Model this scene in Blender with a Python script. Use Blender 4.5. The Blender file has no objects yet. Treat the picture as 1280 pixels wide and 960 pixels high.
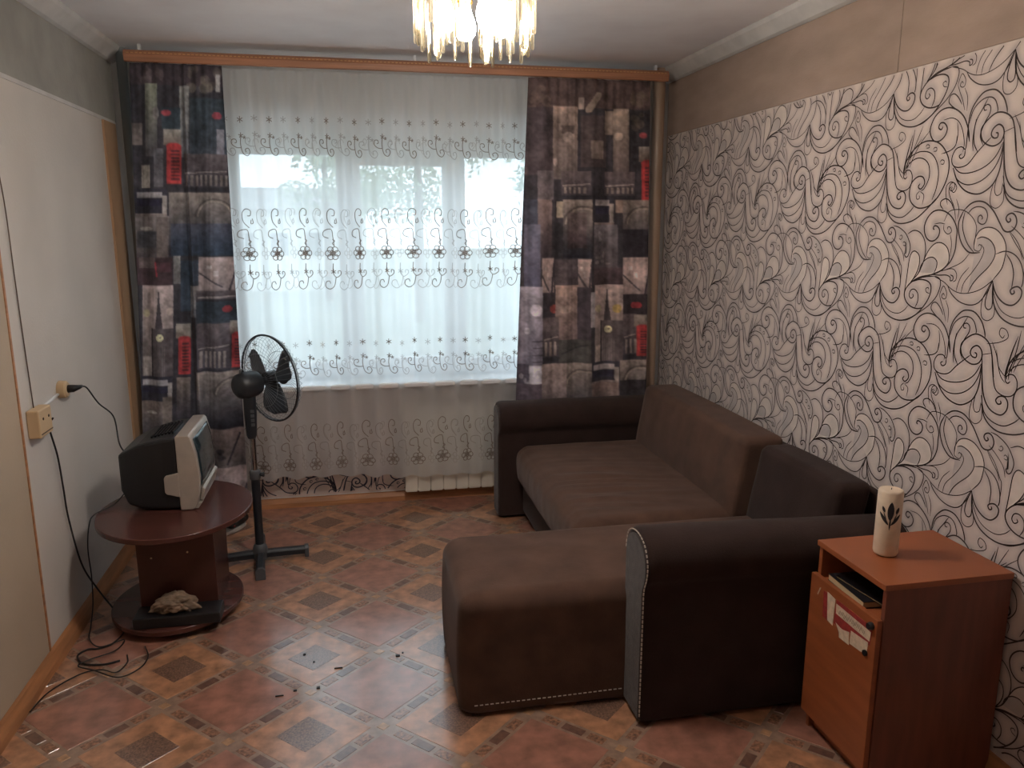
import bpy, bmesh, math, random
import numpy as np
from mathutils import Vector, Matrix
random.seed(7); np.random.seed(7)
S = bpy.context.scene
COL = S.collection
PI = math.pi

# ------------------------------------------------------------------ camera
cam = bpy.data.cameras.new('camera'); co = bpy.data.objects.new('camera', cam); COL.objects.link(co)
F = 980.0
pitch = math.atan(200/F); yaw = math.atan(200/F*math.cos(pitch))
co.location = (0, 0, 1.633)
co.rotation_euler = (PI/2 - pitch, 0, -yaw)
cam.sensor_width = 36.0; cam.lens = 36.0*F/1280.0; cam.clip_start = 0.05; cam.clip_end = 500
S.camera = co

# ------------------------------------------------------------------ sky (even overcast) and exposure
w = bpy.data.worlds.new('sky'); S.world = w; w.use_nodes = True
bgn = w.node_tree.nodes['Background']
bgn.inputs[0].default_value = (0.74, 0.87, 1.0, 1); bgn.inputs[1].default_value = 5.0
S.view_settings.view_transform = 'Standard'; S.view_settings.look = 'None'
S.view_settings.gamma = 1.0; S.view_settings.use_curve_mapping = False
S.view_settings.exposure = 0.0
BULB = 290.0          # strength of the chandelier bulbs
# window portal: only guides sampling of the sky through the window opening, gives no light itself
pl = bpy.data.lights.new('window_portal', 'AREA'); pl.shape = 'RECTANGLE'; pl.size = 1.95; pl.size_y = 1.32
pl.cycles.is_portal = True
po = bpy.data.objects.new('window_portal', pl); po.location = (0.295, 4.86, 1.42); po.rotation_euler = (-PI/2, 0, 0)
COL.objects.link(po)

XL, XR, YB, YF, ZC = -1.175, 1.845, 4.56, -0.7, 2.5

# ------------------------------------------------------------------ helpers
def lin(c):
    return tuple((v/255/12.92 if v/255 <= .04045 else ((v/255+.055)/1.055)**2.4) for v in c)
def srgb(*c): return (*lin(c), 1.0)

def mat(name, c, rough=.6, var=0.0, scale=6.0, bump=0.0, bscale=60.0, metal=0.0, spec=.5, sheen=0.0, stretch=None, detail=4.0):
    m = bpy.data.materials.new(name); m.use_nodes = True
    nt = m.node_tree; b = nt.nodes['Principled BSDF']
    b.inputs['Base Color'].default_value = srgb(*c); b.inputs['Roughness'].default_value = rough
    b.inputs['Metallic'].default_value = metal; b.inputs['Specular IOR Level'].default_value = spec
    if sheen: b.inputs['Sheen Weight'].default_value = sheen; b.inputs['Sheen Roughness'].default_value = .4
    g = nt.nodes.new('ShaderNodeNewGeometry'); vec = g.outputs['Position']
    if stretch:
        mp = nt.nodes.new('ShaderNodeMapping'); mp.inputs['Scale'].default_value = stretch
        nt.links.new(vec, mp.inputs[0]); vec = mp.outputs[0]
    if var:
        n = nt.nodes.new('ShaderNodeTexNoise'); n.inputs['Scale'].default_value = scale; n.inputs['Detail'].default_value = detail
        nt.links.new(vec, n.inputs['Vector'])
        r = nt.nodes.new('ShaderNodeValToRGB'); r.color_ramp.elements[0].position = .3; r.color_ramp.elements[1].position = .7
        r.color_ramp.elements[0].color = srgb(*[max(0, v*(1-var)) for v in c]); r.color_ramp.elements[1].color = srgb(*[min(255, v*(1+var)) for v in c])
        nt.links.new(n.outputs[0], r.inputs[0]); nt.links.new(r.outputs[0], b.inputs['Base Color'])
    if bump:
        n2 = nt.nodes.new('ShaderNodeTexNoise'); n2.inputs['Scale'].default_value = bscale; n2.inputs['Detail'].default_value = 3
        nt.links.new(vec, n2.inputs['Vector'])
        bp = nt.nodes.new('ShaderNodeBump'); bp.inputs['Strength'].default_value = bump; bp.inputs['Distance'].default_value = .01
        nt.links.new(n2.outputs[0], bp.inputs['Height']); nt.links.new(bp.outputs[0], b.inputs['Normal'])
    return m

def obj(name, bm, m, parent=None, smooth=False, kind=None, loc=None, bev=0.0, auto=None):
    me = bpy.data.meshes.new(name)
    if isinstance(bm, bmesh.types.BMesh):
        bmesh.ops.recalc_face_normals(bm, faces=bm.faces[:]); bm.to_mesh(me); bm.free()
    else:
        me.from_pydata(bm[0], [], bm[1]); me.update()
    o = bpy.data.objects.new(name, me); COL.objects.link(o)
    for mm in (m if isinstance(m, (list, tuple)) else [m]): me.materials.append(mm)
    if smooth: me.polygons.foreach_set('use_smooth', [True]*len(me.polygons))
    if auto is not None:
        me.polygons.foreach_set('use_smooth', [True]*len(me.polygons)); me.set_sharp_from_angle(angle=math.radians(auto))
    if bev:
        md = o.modifiers.new('bevel', 'BEVEL'); md.width = bev; md.segments = 2; md.limit_method = 'ANGLE'
    if parent:
        o.parent = parent
        o.matrix_parent_inverse = Matrix.Translation(-Vector(W[parent.name])) if parent.name in W else Matrix()
    if kind: o['kind'] = kind
    if loc: o.location = loc
    W[o.name] = (0, 0, 0)
    return o
W = {}     # world origin of each thing root (children are modelled in world coordinates)

def thing(name, label, cat, loc=(0, 0, 0), group=None):
    o = bpy.data.objects.new(name, None); COL.objects.link(o); o.location = loc; o.empty_display_size = .1
    o['label'] = label; o['category'] = cat
    if group: o['group'] = group
    W[o.name] = tuple(loc)
    return o
def tag(o, label, cat, group=None):
    o['label'] = label; o['category'] = cat
    if group: o['group'] = group
    return o

def NB(): return bmesh.new()
def box(bm, a, b):
    a, b = Vector(a), Vector(b)
    mt = Matrix.Translation((a+b)/2) @ Matrix.Diagonal((*(b-a), 1))
    return bmesh.ops.create_cube(bm, size=1, matrix=mt)['verts']
def boxc(bm, c, s, rot=None):
    mt = Matrix.Translation(c) @ (rot.to_4x4() if rot else Matrix()) @ Matrix.Diagonal((*s, 1))
    return bmesh.ops.create_cube(bm, size=1, matrix=mt)['verts']
def frame(d):
    d = Vector(d).normalized(); u = d.orthogonal().normalized(); return u, d.cross(u), d
def tube(bm, pts, r, n=8, cap=True, closed=False):
    pts = [Vector(p) for p in pts]; m = len(pts); rings = []
    rr = r if isinstance(r, (list, tuple)) else [r]*m
    prev = None
    for i, p in enumerate(pts):
        if closed: d = pts[(i+1) % m]-pts[i-1]
        else: d = pts[min(i+1, m-1)]-pts[max(i-1, 0)]
        d.normalize()
        if prev is None: u = d.orthogonal().normalized()
        else: u = (prev - d*prev.dot(d)); u = u.normalized() if u.length > 1e-6 else d.orthogonal().normalized()
        prev = u; v = d.cross(u)
        rings.append([bm.verts.new(p+(u*math.cos(2*PI*k/n)+v*math.sin(2*PI*k/n))*rr[i]) for k in range(n)])
    for i in range(m if closed else m-1):
        a, b = rings[i], rings[(i+1) % m]
        for k in range(n): bm.faces.new((a[k], a[(k+1) % n], b[(k+1) % n], b[k]))
    if cap and not closed: bm.faces.new(rings[0][::-1]); bm.faces.new(rings[-1])
def lathe(bm, prof, n=32, c=(0, 0, 0), axis=(0, 0, 1)):
    u, v, d = frame(axis); c = Vector(c); rings = []
    if tuple(axis) == (0, 0, 1): u, v, d = Vector((1, 0, 0)), Vector((0, 1, 0)), Vector((0, 0, 1))
    for r, h in prof:
        rings.append([bm.verts.new(c+d*h+(u*math.cos(2*PI*k/n)+v*math.sin(2*PI*k/n))*max(r, 1e-4)) for k in range(n)])
    for a, b in zip(rings, rings[1:]):
        for k in range(n): bm.faces.new((a[k], a[(k+1) % n], b[(k+1) % n], b[k]))
    bm.faces.new(rings[0][::-1]); bm.faces.new(rings[-1])
def prism(bm, outline, fn, d0, d1):
    """outline of (a,b), extruded between d0 and d1; fn(a,b,d) -> point"""
    A = [bm.verts.new(fn(a, b, d0)) for a, b in outline]; B = [bm.verts.new(fn(a, b, d1)) for a, b in outline]
    n = len(A)
    for k in range(n): bm.faces.new((A[k], A[(k+1) % n], B[(k+1) % n], B[k]))
    bm.faces.new(A[::-1]); bm.faces.new(B)
def cushion(lo, hi, r, n=26, fn=None):
    """evenly meshed box with soft rounded edges; fn(p, t) may move each point (t in -1..1)"""
    lo, hi = Vector(lo), Vector(hi); c = (lo+hi)/2; h = (hi-lo)/2
    bm = bmesh.new()
    bmesh.ops.create_cube(bm, size=2)
    bmesh.ops.subdivide_edges(bm, edges=bm.edges[:], cuts=n, use_grid_fill=True)
    for v in bm.verts:
        t = v.co.copy(); p = Vector([t[i]*h[i] for i in range(3)])
        q = Vector([max(-h[i]+r, min(h[i]-r, p[i])) for i in range(3)])
        d = p-q
        if d.length > 1e-9:
            m = max(abs(d[i]) for i in range(3)); d = d.normalized()*min(r, m) if m < r*.999 else d.normalized()*r
        p = q+d
        if fn: p = fn(p, t)
        v.co = c+p
    return bm
def spline(P, seg=6):
    P = [np.array(p, float) for p in P]
    if len(P) < 3: return [P[0]+(P[-1]-P[0])*t for t in np.linspace(0, 1, seg)]
    Q = [2*P[0]-P[1]]+P+[2*P[-1]-P[-2]]; out = []
    for i in range(1, len(Q)-2):
        a, b, c, d = Q[i-1:i+3]
        for t in np.linspace(0, 1, seg, endpoint=False):
            out.append(.5*((2*b)+(c-a)*t+(2*a-5*b+4*c-d)*t*t+(3*b-a-3*c+d)*t**3))
    out.append(P[-1]); return out
def ribbon(V, Fc, pts, wd, fn, ok=None, taper=True):
    """flat printed line of width wd along 2D pts; fn(a,b) -> 3D point"""
    pts = np.array(pts); n = len(pts)
    if n < 2: return
    t = np.gradient(pts, axis=0); t /= (np.linalg.norm(t, axis=1)[:, None]+1e-9); nn = np.stack([-t[:, 1], t[:, 0]], 1)
    last = None
    for i in range(n):
        if ok and not ok(*pts[i]): last = None; continue
        k = wd*.5*(min(1, .45+.55*min(i, n-1-i)/3) if taper else 1)
        a = pts[i]+nn[i]*k; b = pts[i]-nn[i]*k
        V.append(fn(*a)); V.append(fn(*b)); j = len(V)-2
        if last is not None: Fc.append((last, last+1, j+1, j))
        last = j

# ------------------------------------------------------------------ materials
M = {}
M['plaster'] = mat('ceiling_paint', (250, 246, 248), .9, .03, 3, .08, 40)
M['cornice'] = mat('cornice_paint', (206, 204, 202), .8, .05, 8)
M['cream'] = mat('cream_wallpaper', (208, 202, 196), .75, .025, 2.5, .12, 90)
M['cream2'] = mat('yellowed_wallpaper', (180, 164, 144), .7, .03, 2.5, .1, 90)
M['greyband'] = mat('grey_green_wallpaper', (158, 156, 150), .85, .06, 5, .15, 60)
M['beigeband'] = mat('beige_brown_wallpaper', (162, 142, 130), .85, .05, 4, .15, 60, stretch=(1, 1, 3))
M['wallpaper'] = mat('scroll_wallpaper', (208, 194, 188), .7, .085, 13, .05, 120, detail=2.0)
M['leafgrey'] = mat('scroll_wallpaper_grey', (192, 181, 178), .7, .04, 16)
M['leafpale'] = mat('scroll_wallpaper_pale', (213, 200, 192), .7, .04, 16)
M['ink'] = mat('wallpaper_ink', (58, 44, 40), .7)
M['inkblue'] = mat('wallpaper_ink_blue', (62, 62, 78), .7)
M['windowwall'] = mat('window_wall_paint', (226, 226, 224), .8, .04, 5)
M['wood'] = mat('pine_baseboard', (176, 122, 82), .5, .12, 4, .05, 60, stretch=(1, 1, 12))
M['woodrail'] = mat('wooden_curtain_rail', (172, 122, 94), .45, .1, 3, stretch=(1, 6, 30))
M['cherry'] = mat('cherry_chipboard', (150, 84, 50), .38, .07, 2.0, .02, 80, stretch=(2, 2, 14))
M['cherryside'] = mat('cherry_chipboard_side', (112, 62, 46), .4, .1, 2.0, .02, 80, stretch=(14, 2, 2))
M['mahogany'] = mat('mahogany_chipboard', (80, 46, 40), .27, .1, 2.0, stretch=(2, 10, 2))
M['sofa'] = mat('brown_velour', (88, 66, 56), .92, .10, 9, .2, 220, spec=.15, sheen=.12)
M['sofadark'] = mat('dark_brown_velour', (54, 41, 38), .92, .10, 9, .2, 220, spec=.15, sheen=.1)
M['sofaend'] = mat('grey_velour', (70, 61, 59), .95, .14, 30, .3, 220, spec=.15, sheen=.2)
M['stitch'] = mat('pale_thread', (186, 172, 160), .8)
M['black'] = mat('black_plastic', (26, 26, 29), .45, .05, 20, .05, 300)
M['blackgloss'] = mat('black_gloss_plastic', (22, 22, 26), .25)
M['silver'] = mat('silver_plastic', (178, 168, 158), .35, .03, 20, metal=.25)
M['screen'] = mat('dark_screen_glass', (38, 52, 58), .08)
M['fan'] = mat('charcoal_plastic', (34, 37, 43), .42)
M['blade'] = mat('translucent_blade', (58, 66, 74), .3)
M['chrome'] = mat('chrome', (190, 190, 190), .15, metal=1)
M['greyplastic'] = mat('grey_plastic', (82, 84, 88), .5)
M['wire'] = mat('fan_wire', (120, 128, 136), .4)
M['white'] = mat('white_pvc', (236, 238, 240), .35)
M['radiator'] = mat('radiator_enamel', (226, 218, 204), .4)
M['pipe'] = mat('cream_pipe_paint', (176, 150, 130), .35, .06, 3)
M['pipeblue'] = mat('grey_pipe_paint', (128, 134, 136), .45, .06, 3)
M['brass'] = mat('polished_brass', (214, 168, 92), .22, metal=1)
M['candle'] = mat('white_wax', (220, 200, 176), .5, .04, 30)
M['motif'] = mat('dark_motif', (34, 30, 34), .6)
M['ivory'] = mat('ivory_plastic', (206, 178, 140), .5)
M['cable'] = mat('black_cable', (24, 21, 22), .5)
M['cablebrown'] = mat('brown_cable', (92, 74, 60), .6)
M['paper'] = mat('torn_label_paper', (206, 184, 160), .85, .08, 60)
M['redpaper'] = mat('red_label_paper', (146, 44, 40), .85, .1, 60)
M['printgrey'] = mat('label_print', (110, 96, 88), .85)
M['cover'] = mat('dark_book_cover', (30, 27, 32), .4)
M['pages'] = mat('book_pages', (206, 178, 140), .9)
M['olive'] = mat('olive_card', (128, 108, 74), .8)
M['bag'] = mat('crumpled_beige_cloth', (130, 110, 92), .8, .18, 25)
M['dark'] = mat('hollow_dark', (20, 14, 12), .9)
M['red'] = mat('dull_red', (126, 54, 52), .7)
M['rubber'] = mat('pale_rubber', (170, 164, 158), .7)
M['leaf'] = mat('tree_leaves', (150, 166, 140), .7, .2, 2)
M['bark'] = mat('tree_bark', (96, 82, 70), .9, .2, 8)
M['facade'] = mat('pale_facade', (214, 212, 206), .9, .03, 2)
M['roof'] = mat('grey_roof', (130, 128, 128), .9)
M['lawn'] = mat('lawn', (120, 124, 112), .95, .2, 1)

def glassy(name, c, t, rough=.05, refl=.12):
    m = bpy.data.materials.new(name); m.use_nodes = True; nt = m.node_tree; nt.nodes.clear()
    o = nt.nodes.new('ShaderNodeOutputMaterial'); mx = nt.nodes.new('ShaderNodeMixShader')
    tr = nt.nodes.new('ShaderNodeBsdfTransparent'); gl = nt.nodes.new('ShaderNodeBsdfGlossy')
    lw = nt.nodes.new('ShaderNodeLayerWeight'); lw.inputs[0].default_value = t
    mth = nt.nodes.new('ShaderNodeMath'); mth.operation = 'ADD'; mth.inputs[1].default_value = refl; mth.use_clamp = True
    tr.inputs[0].default_value = (*c, 1); gl.inputs['Roughness'].default_value = rough; gl.inputs[0].default_value = (1, .97, .9, 1)
    nt.links.new(lw.outputs['Fresnel'], mth.inputs[0]); nt.links.new(mth.outputs[0], mx.inputs[0])
    nt.links.new(tr.outputs[0], mx.inputs[1]); nt.links.new(gl.outputs[0], mx.inputs[2]); nt.links.new(mx.outputs[0], o.inputs[0])
    return m
M['pane'] = glassy('window_glass', (.97, .99, .98), .25, .0, .0)
M['crystal'] = glassy('chandelier_glass', (.98, .93, .82), .3, .06, .16)
nt_ = M['crystal'].node_tree; o_ = [n for n in nt_.nodes if n.type == 'OUTPUT_MATERIAL'][0]; last_ = o_.inputs[0].links[0].from_socket
tl_ = nt_.nodes.new('ShaderNodeBsdfTranslucent'); tl_.inputs[0].default_value = (.95, .90, .80, 1); mx_ = nt_.nodes.new('ShaderNodeMixShader'); mx_.inputs[0].default_value = .012
nt_.links.new(last_, mx_.inputs[1]); nt_.links.new(tl_.outputs[0], mx_.inputs[2]); nt_.links.new(mx_.outputs[0], o_.inputs[0])

def sheer(name, c, t, transl):
    m = bpy.data.materials.new(name); m.use_nodes = True; nt = m.node_tree; nt.nodes.clear()
    o = nt.nodes.new('ShaderNodeOutputMaterial'); m1 = nt.nodes.new('ShaderNodeMixShader'); m2 = nt.nodes.new('ShaderNodeMixShader')
    tr = nt.nodes.new('ShaderNodeBsdfTransparent'); tl = nt.nodes.new('ShaderNodeBsdfTranslucent'); df = nt.nodes.new('ShaderNodeBsdfDiffuse')
    for n in (tl, df): n.inputs[0].default_value = srgb(*c)
    m1.inputs[0].default_value = transl; nt.links.new(df.outputs[0], m1.inputs[1]); nt.links.new(tl.outputs[0], m1.inputs[2])
    m2.inputs[0].default_value = t; nt.links.new(m1.outputs[0], m2.inputs[1]); nt.links.new(tr.outputs[0], m2.inputs[2])
    nt.links.new(m2.outputs[0], o.inputs[0]); return m
M['tulle'] = sheer('white_tulle', (238, 240, 242), .17, .70)
M['thread'] = mat('grey_embroidery_thread', (140, 130, 124), .8)
M['threadmid'] = sheer('silver_embroidery_thread', (206, 204, 204), .25, .5)
M['threadpale'] = sheer('white_embroidery_thread', (235, 235, 235), .3, .5)

def emit(name, c, s):
    m = bpy.data.materials.new(name); m.use_nodes = True; nt = m.node_tree; nt.nodes.clear()
    o = nt.nodes.new('ShaderNodeOutputMaterial'); e = nt.nodes.new('ShaderNodeEmission'); e.inputs[0].default_value = (*c, 1); e.inputs[1].default_value = s
    nt.links.new(e.outputs[0], o.inputs[0]); return m
M['bulb'] = emit('lit_bulb', (1.0, .93, .86), BULB)

# printed fabric: the colour of the print is stored per point, the same in any light
def printed(name, gain):
    m = bpy.data.materials.new(name); m.use_nodes = True; nt = m.node_tree
    b = nt.nodes['Principled BSDF']; b.inputs['Roughness'].default_value = .85; b.inputs['Specular IOR Level'].default_value = .2
    a = nt.nodes.new('ShaderNodeAttribute'); a.attribute_name = 'print'
    mx = nt.nodes.new('ShaderNodeMix'); mx.data_type = 'RGBA'; mx.blend_type = 'MULTIPLY'; mx.inputs[0].default_value = 1
    mx.inputs[7].default_value = (gain, gain, gain, 1)
    nt.links.new(a.outputs['Color'], mx.inputs[6]); nt.links.new(mx.outputs[2], b.inputs['Base Color'])
    b.inputs['Sheen Weight'].default_value = .1
    return m
M['curtain'] = printed('city_print_satin', 2.2)
M['wallprint'] = printed('scroll_wallpaper_print', 1.0); M['wallprint'].node_tree.nodes['Principled BSDF'].inputs['Roughness'].default_value = .7

# ------------------------------------------------------------------ floor: printed and embossed tiles in a diagonal layout
def struct(name, bm, m, parent=None, **k):
    o = obj(name, bm, m, parent, **k)
    if parent is None: o['kind'] = 'structure'
    return o
M['grout'] = mat('floor_band_ground', (153, 127, 110), .33, .12, 30, .02, 60)
M['tile'] = mat('terracotta_tile', (160, 112, 95), .30, .16, 16, .03, 40, detail=6)
M['tileframe'] = mat('ochre_tile', (176, 128, 97), .30, .18, 20, .03, 40, detail=6)
M['inset'] = mat('speckled_inset', (120, 91, 76), .34, .3, 160, .03, 90)
M['brickdark'] = mat('dark_band_brick', (110, 79, 67), .32, .15, 40)
M['brickmid'] = mat('speckled_band_brick', (134, 96, 76), .32, .35, 90)
M['node'] = mat('pale_corner_piece', (180, 139, 105), .32, .15, 40)
bm = NB(); box(bm, (XL-.05, YF-.05, -.06), (XR+.05, YB+.4, 0)); floor = struct('floor', bm, M['grout'])
O0 = Vector((-.700, 2.858, 0)); VI = Vector((.4922, -.0174, 0)); VJ = Vector((.0022, .4715, 0))
def fp(a, b, z): p = O0+VI*a+VJ*b; return (p.x, p.y, z)
def clip_ok(P): return all(XL+.012 < p[0] < XR-.012 and YF < p[1] < YB-.012 for p in P)
def clip_poly(P):
    """clip a convex floor polygon to the room"""
    for ax, lim, sg in ((0, XL+.012, 1), (0, XR-.012, -1), (1, YF+.01, 1), (1, YB-.012, -1)):
        out = []
        for i in range(len(P)):
            p, q = P[i], P[(i+1) % len(P)]; dp, dq = (p[ax]-lim)*sg, (q[ax]-lim)*sg
            if dp >= 0: out.append(p)
            if dp*dq < 0:
                t = dp/(dp-dq); out.append(tuple(p[k]+(q[k]-p[k])*t for k in range(3)))
        P = out
        if len(P) < 3: return []
    return P
def slab(corners, z0, z1, cham=.0012):
    """thin chamfered piece; corners in lattice coordinates"""
    P = clip_poly([fp(a, b, z0) for a, b in corners])
    if len(P) < 3: return None
    c = Vector((sum(p[0] for p in P)/len(P), sum(p[1] for p in P)/len(P), 0))
    top = []
    for p in P:
        d = (c-Vector((p[0], p[1], 0))).normalized()*cham; top.append((p[0]+d.x, p[1]+d.y, z1))
    n = len(P); V = P+top
    return V, [(k, (k+1) % n, n+(k+1) % n, n+k) for k in range(n)]+[tuple(range(n, 2*n))]
def dia(ca, cb, h): return [(ca+h, cb), (ca, cb+h), (ca-h, cb), (ca, cb-h)]
for k_ in ('grout', 'tile', 'tileframe', 'inset', 'brickdark', 'brickmid', 'node'):
    p_ = M[k_].node_tree.nodes['Principled BSDF']; p_.inputs['Coat Weight'].default_value = 1; p_.inputs['Coat Roughness'].default_value = .17; p_.inputs['Coat IOR'].default_value = 1.75
rest = {}
nb = {}
def piece(name, corners, z0, z1, m, near):
    s = slab(corners, z0, z1)
    if not s: return
    if near and nb.get(name, 0) < 290:
        nb[name] = nb.get(name, 0)+1; obj(name, s, M[m], floor)
    else:
        V, Fc = rest.setdefault((name, m), ([], [])); k = len(V); V.extend(s[0]); Fc.extend(tuple(i+k for i in f) for f in s[1])
H = .418
for i in range(-2, 7):
    for j in range(-8, 5):
        for off, nm, mt_ in ((0, 'framed_tile', 'tileframe'), (.5, 'plain_tile', 'tile')):
            a, b = i+off, j+off; p = fp(a, b, 0)
            near = -1.4 < p[0] < 1.3 and 1.7 < p[1] < 4.8
            piece(nm, dia(a, b, H), 0, .0009, mt_, near)
            if off == 0: piece('tile_inset', dia(a, b, .2), .0008, .0014, 'inset', near)
        # band bricks: the strips of this framed tile lie on |a|+|b| = .5
        p = fp(i, j, 0)
        near = -1.3 < p[0] < .95 and 2.2 < p[1] < 4.75
        for sa, sb in ((1, 1), (-1, 1), (-1, -1), (1, -1)):
            for q, (t0, t1, m_) in enumerate(((.17, .34, 'brickmid'), (.39, .61, 'brickdark'), (.66, .83, 'brickmid'))):
                def at(t, o): return (i+sa*(.5*(1-t)+o), j+sb*(.5*t+o))
                wd = .024
                piece('band_brick', [at(t0, -wd), at(t1, -wd), at(t1, wd), at(t0, wd)], 0, .0009, m_, near)
        for a, b in ((i+.5, j), (i, j+.5)):
            r_ = .045
            piece('corner_piece', [(a+r_, b+r_*0), (a, b+r_), (a-r_, b), (a, b-r_)], 0, .0009, 'node', near)
for (nm, m_), vf in rest.items():
    obj(nm+'s_remaining', vf, M[m_], floor, kind='stuff')
# small specks of litter on the floor
for x, y, dx, dy, lb in ((-.13, 2.74, .03, .004, 'dark sliver of litter on the floor between the bright inset and the chaise'),
        (-.33, 2.60, .028, .003, 'dark sliver of litter on the plain red tile, leftmost of the crumbs'),
        (-.19, 2.62, .012, .012, 'squarish dark crumb at the floor corner piece nearest the camera'),
        (.10, 2.78, .016, .012, 'largest dark crumb of litter, on the floor closest to the chaise'),
        (-.27, 2.62, .012, .008, 'small dark crumb just right of the leftmost sliver on the floor'),
        (-.25, 2.86, .010, .01, 'dark crumb on the left of the bright speckled floor inset'),
        (-.21, 2.80, .006, .006, 'tiniest crumb in the middle of the bright speckled floor inset'),
        (.125, 2.8, .006, .006, 'tiny crumb just behind the largest crumb near the chaise')):
    bm = NB(); box(bm, (x, y, .0009), (x+dx, y+dy, .005)); o = obj('litter_crumb', bm, M['cable'])
    tag(o, lb, 'litter', 'dark crumbs on the floor')

# ------------------------------------------------------------------ walls, ceiling
bm = NB(); box(bm, (XL-.15, YF-.15, ZC), (XR+.15, YB+.4, ZC+.12)); ceiling = struct('ceiling', bm, M['plaster'])
bm = NB(); box(bm, (XL-.15, YF-.1, 0), (XL, YB+.4, ZC)); wall_left = struct('wall_left', bm, M['cream'])
bm = NB(); box(bm, (XR, YF-.1, 0), (XR+.15, YB+.4, ZC)); wall_right = struct('wall_right', bm, M['beigeband'])
bm = NB(); box(bm, (XL, YF-.15, 0), (XR, YF, ZC)); struct('wall_front', bm, M['cream'])
WX0, WX1, WZ0, WZ1 = -.70, 1.29, .75, 2.085
bm = NB()
box(bm, (XL, YB, 0), (WX0, YB+.35, ZC)); box(bm, (WX1, YB, 0), (XR, YB+.35, ZC))
box(bm, (WX0, YB, 0), (WX1, YB+.35, WZ0)); box(bm, (WX0, YB, WZ1), (WX1, YB+.35, ZC))
wall_back = struct('wall_back', bm, M['windowwall'])

# left wall: cream sheets of wallpaper, grey band above; right wall: scroll wallpaper, beige band above
ZL = 2.143
for y0, y1, m_, t in ((YF+.02, 2.955, 'cream2', .006), (2.962, 4.30, 'cream', .0015)):
    bm = NB(); box(bm, (XL, y0, .07), (XL+t, y1, ZL)); obj('wallpaper_sheet', bm, M[m_], wall_left)
bm = NB(); box(bm, (XL, 2.953, .07), (XL+.009, 2.966, 1.72)); obj('seam_strip', bm, M['wood'], wall_left)
bm = NB(); box(bm, (XL, YF+.02, ZL+.002), (XL+.003, YB-.01, 2.44)); obj('upper_band', bm, M['greyband'], wall_left)
bm = NB(); box(bm, (XL, YF+.02, ZL-.012), (XL+.005, YB-.04, ZL+.004)); obj('band_edge', bm, M['cornice'], wall_left)
bm = NB(); box(bm, (XL, 4.30, .07), (XL+.012, YB-.06, ZL-.012)); obj('corner_strip', bm, mat('ochre_corner_paint', (176, 142, 112), .7, .06, 3), wall_left)
ZR = 2.138
for y0, y1 in ((YF+.02, 1.50), (1.503, 2.515), (2.518, YB-.02)):
    bm = NB(); box(bm, (XR-.003, y0, ZR+.002), (XR, y1, 2.43)); obj('upper_band', bm, M['beigeband'], wall_right)

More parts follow.
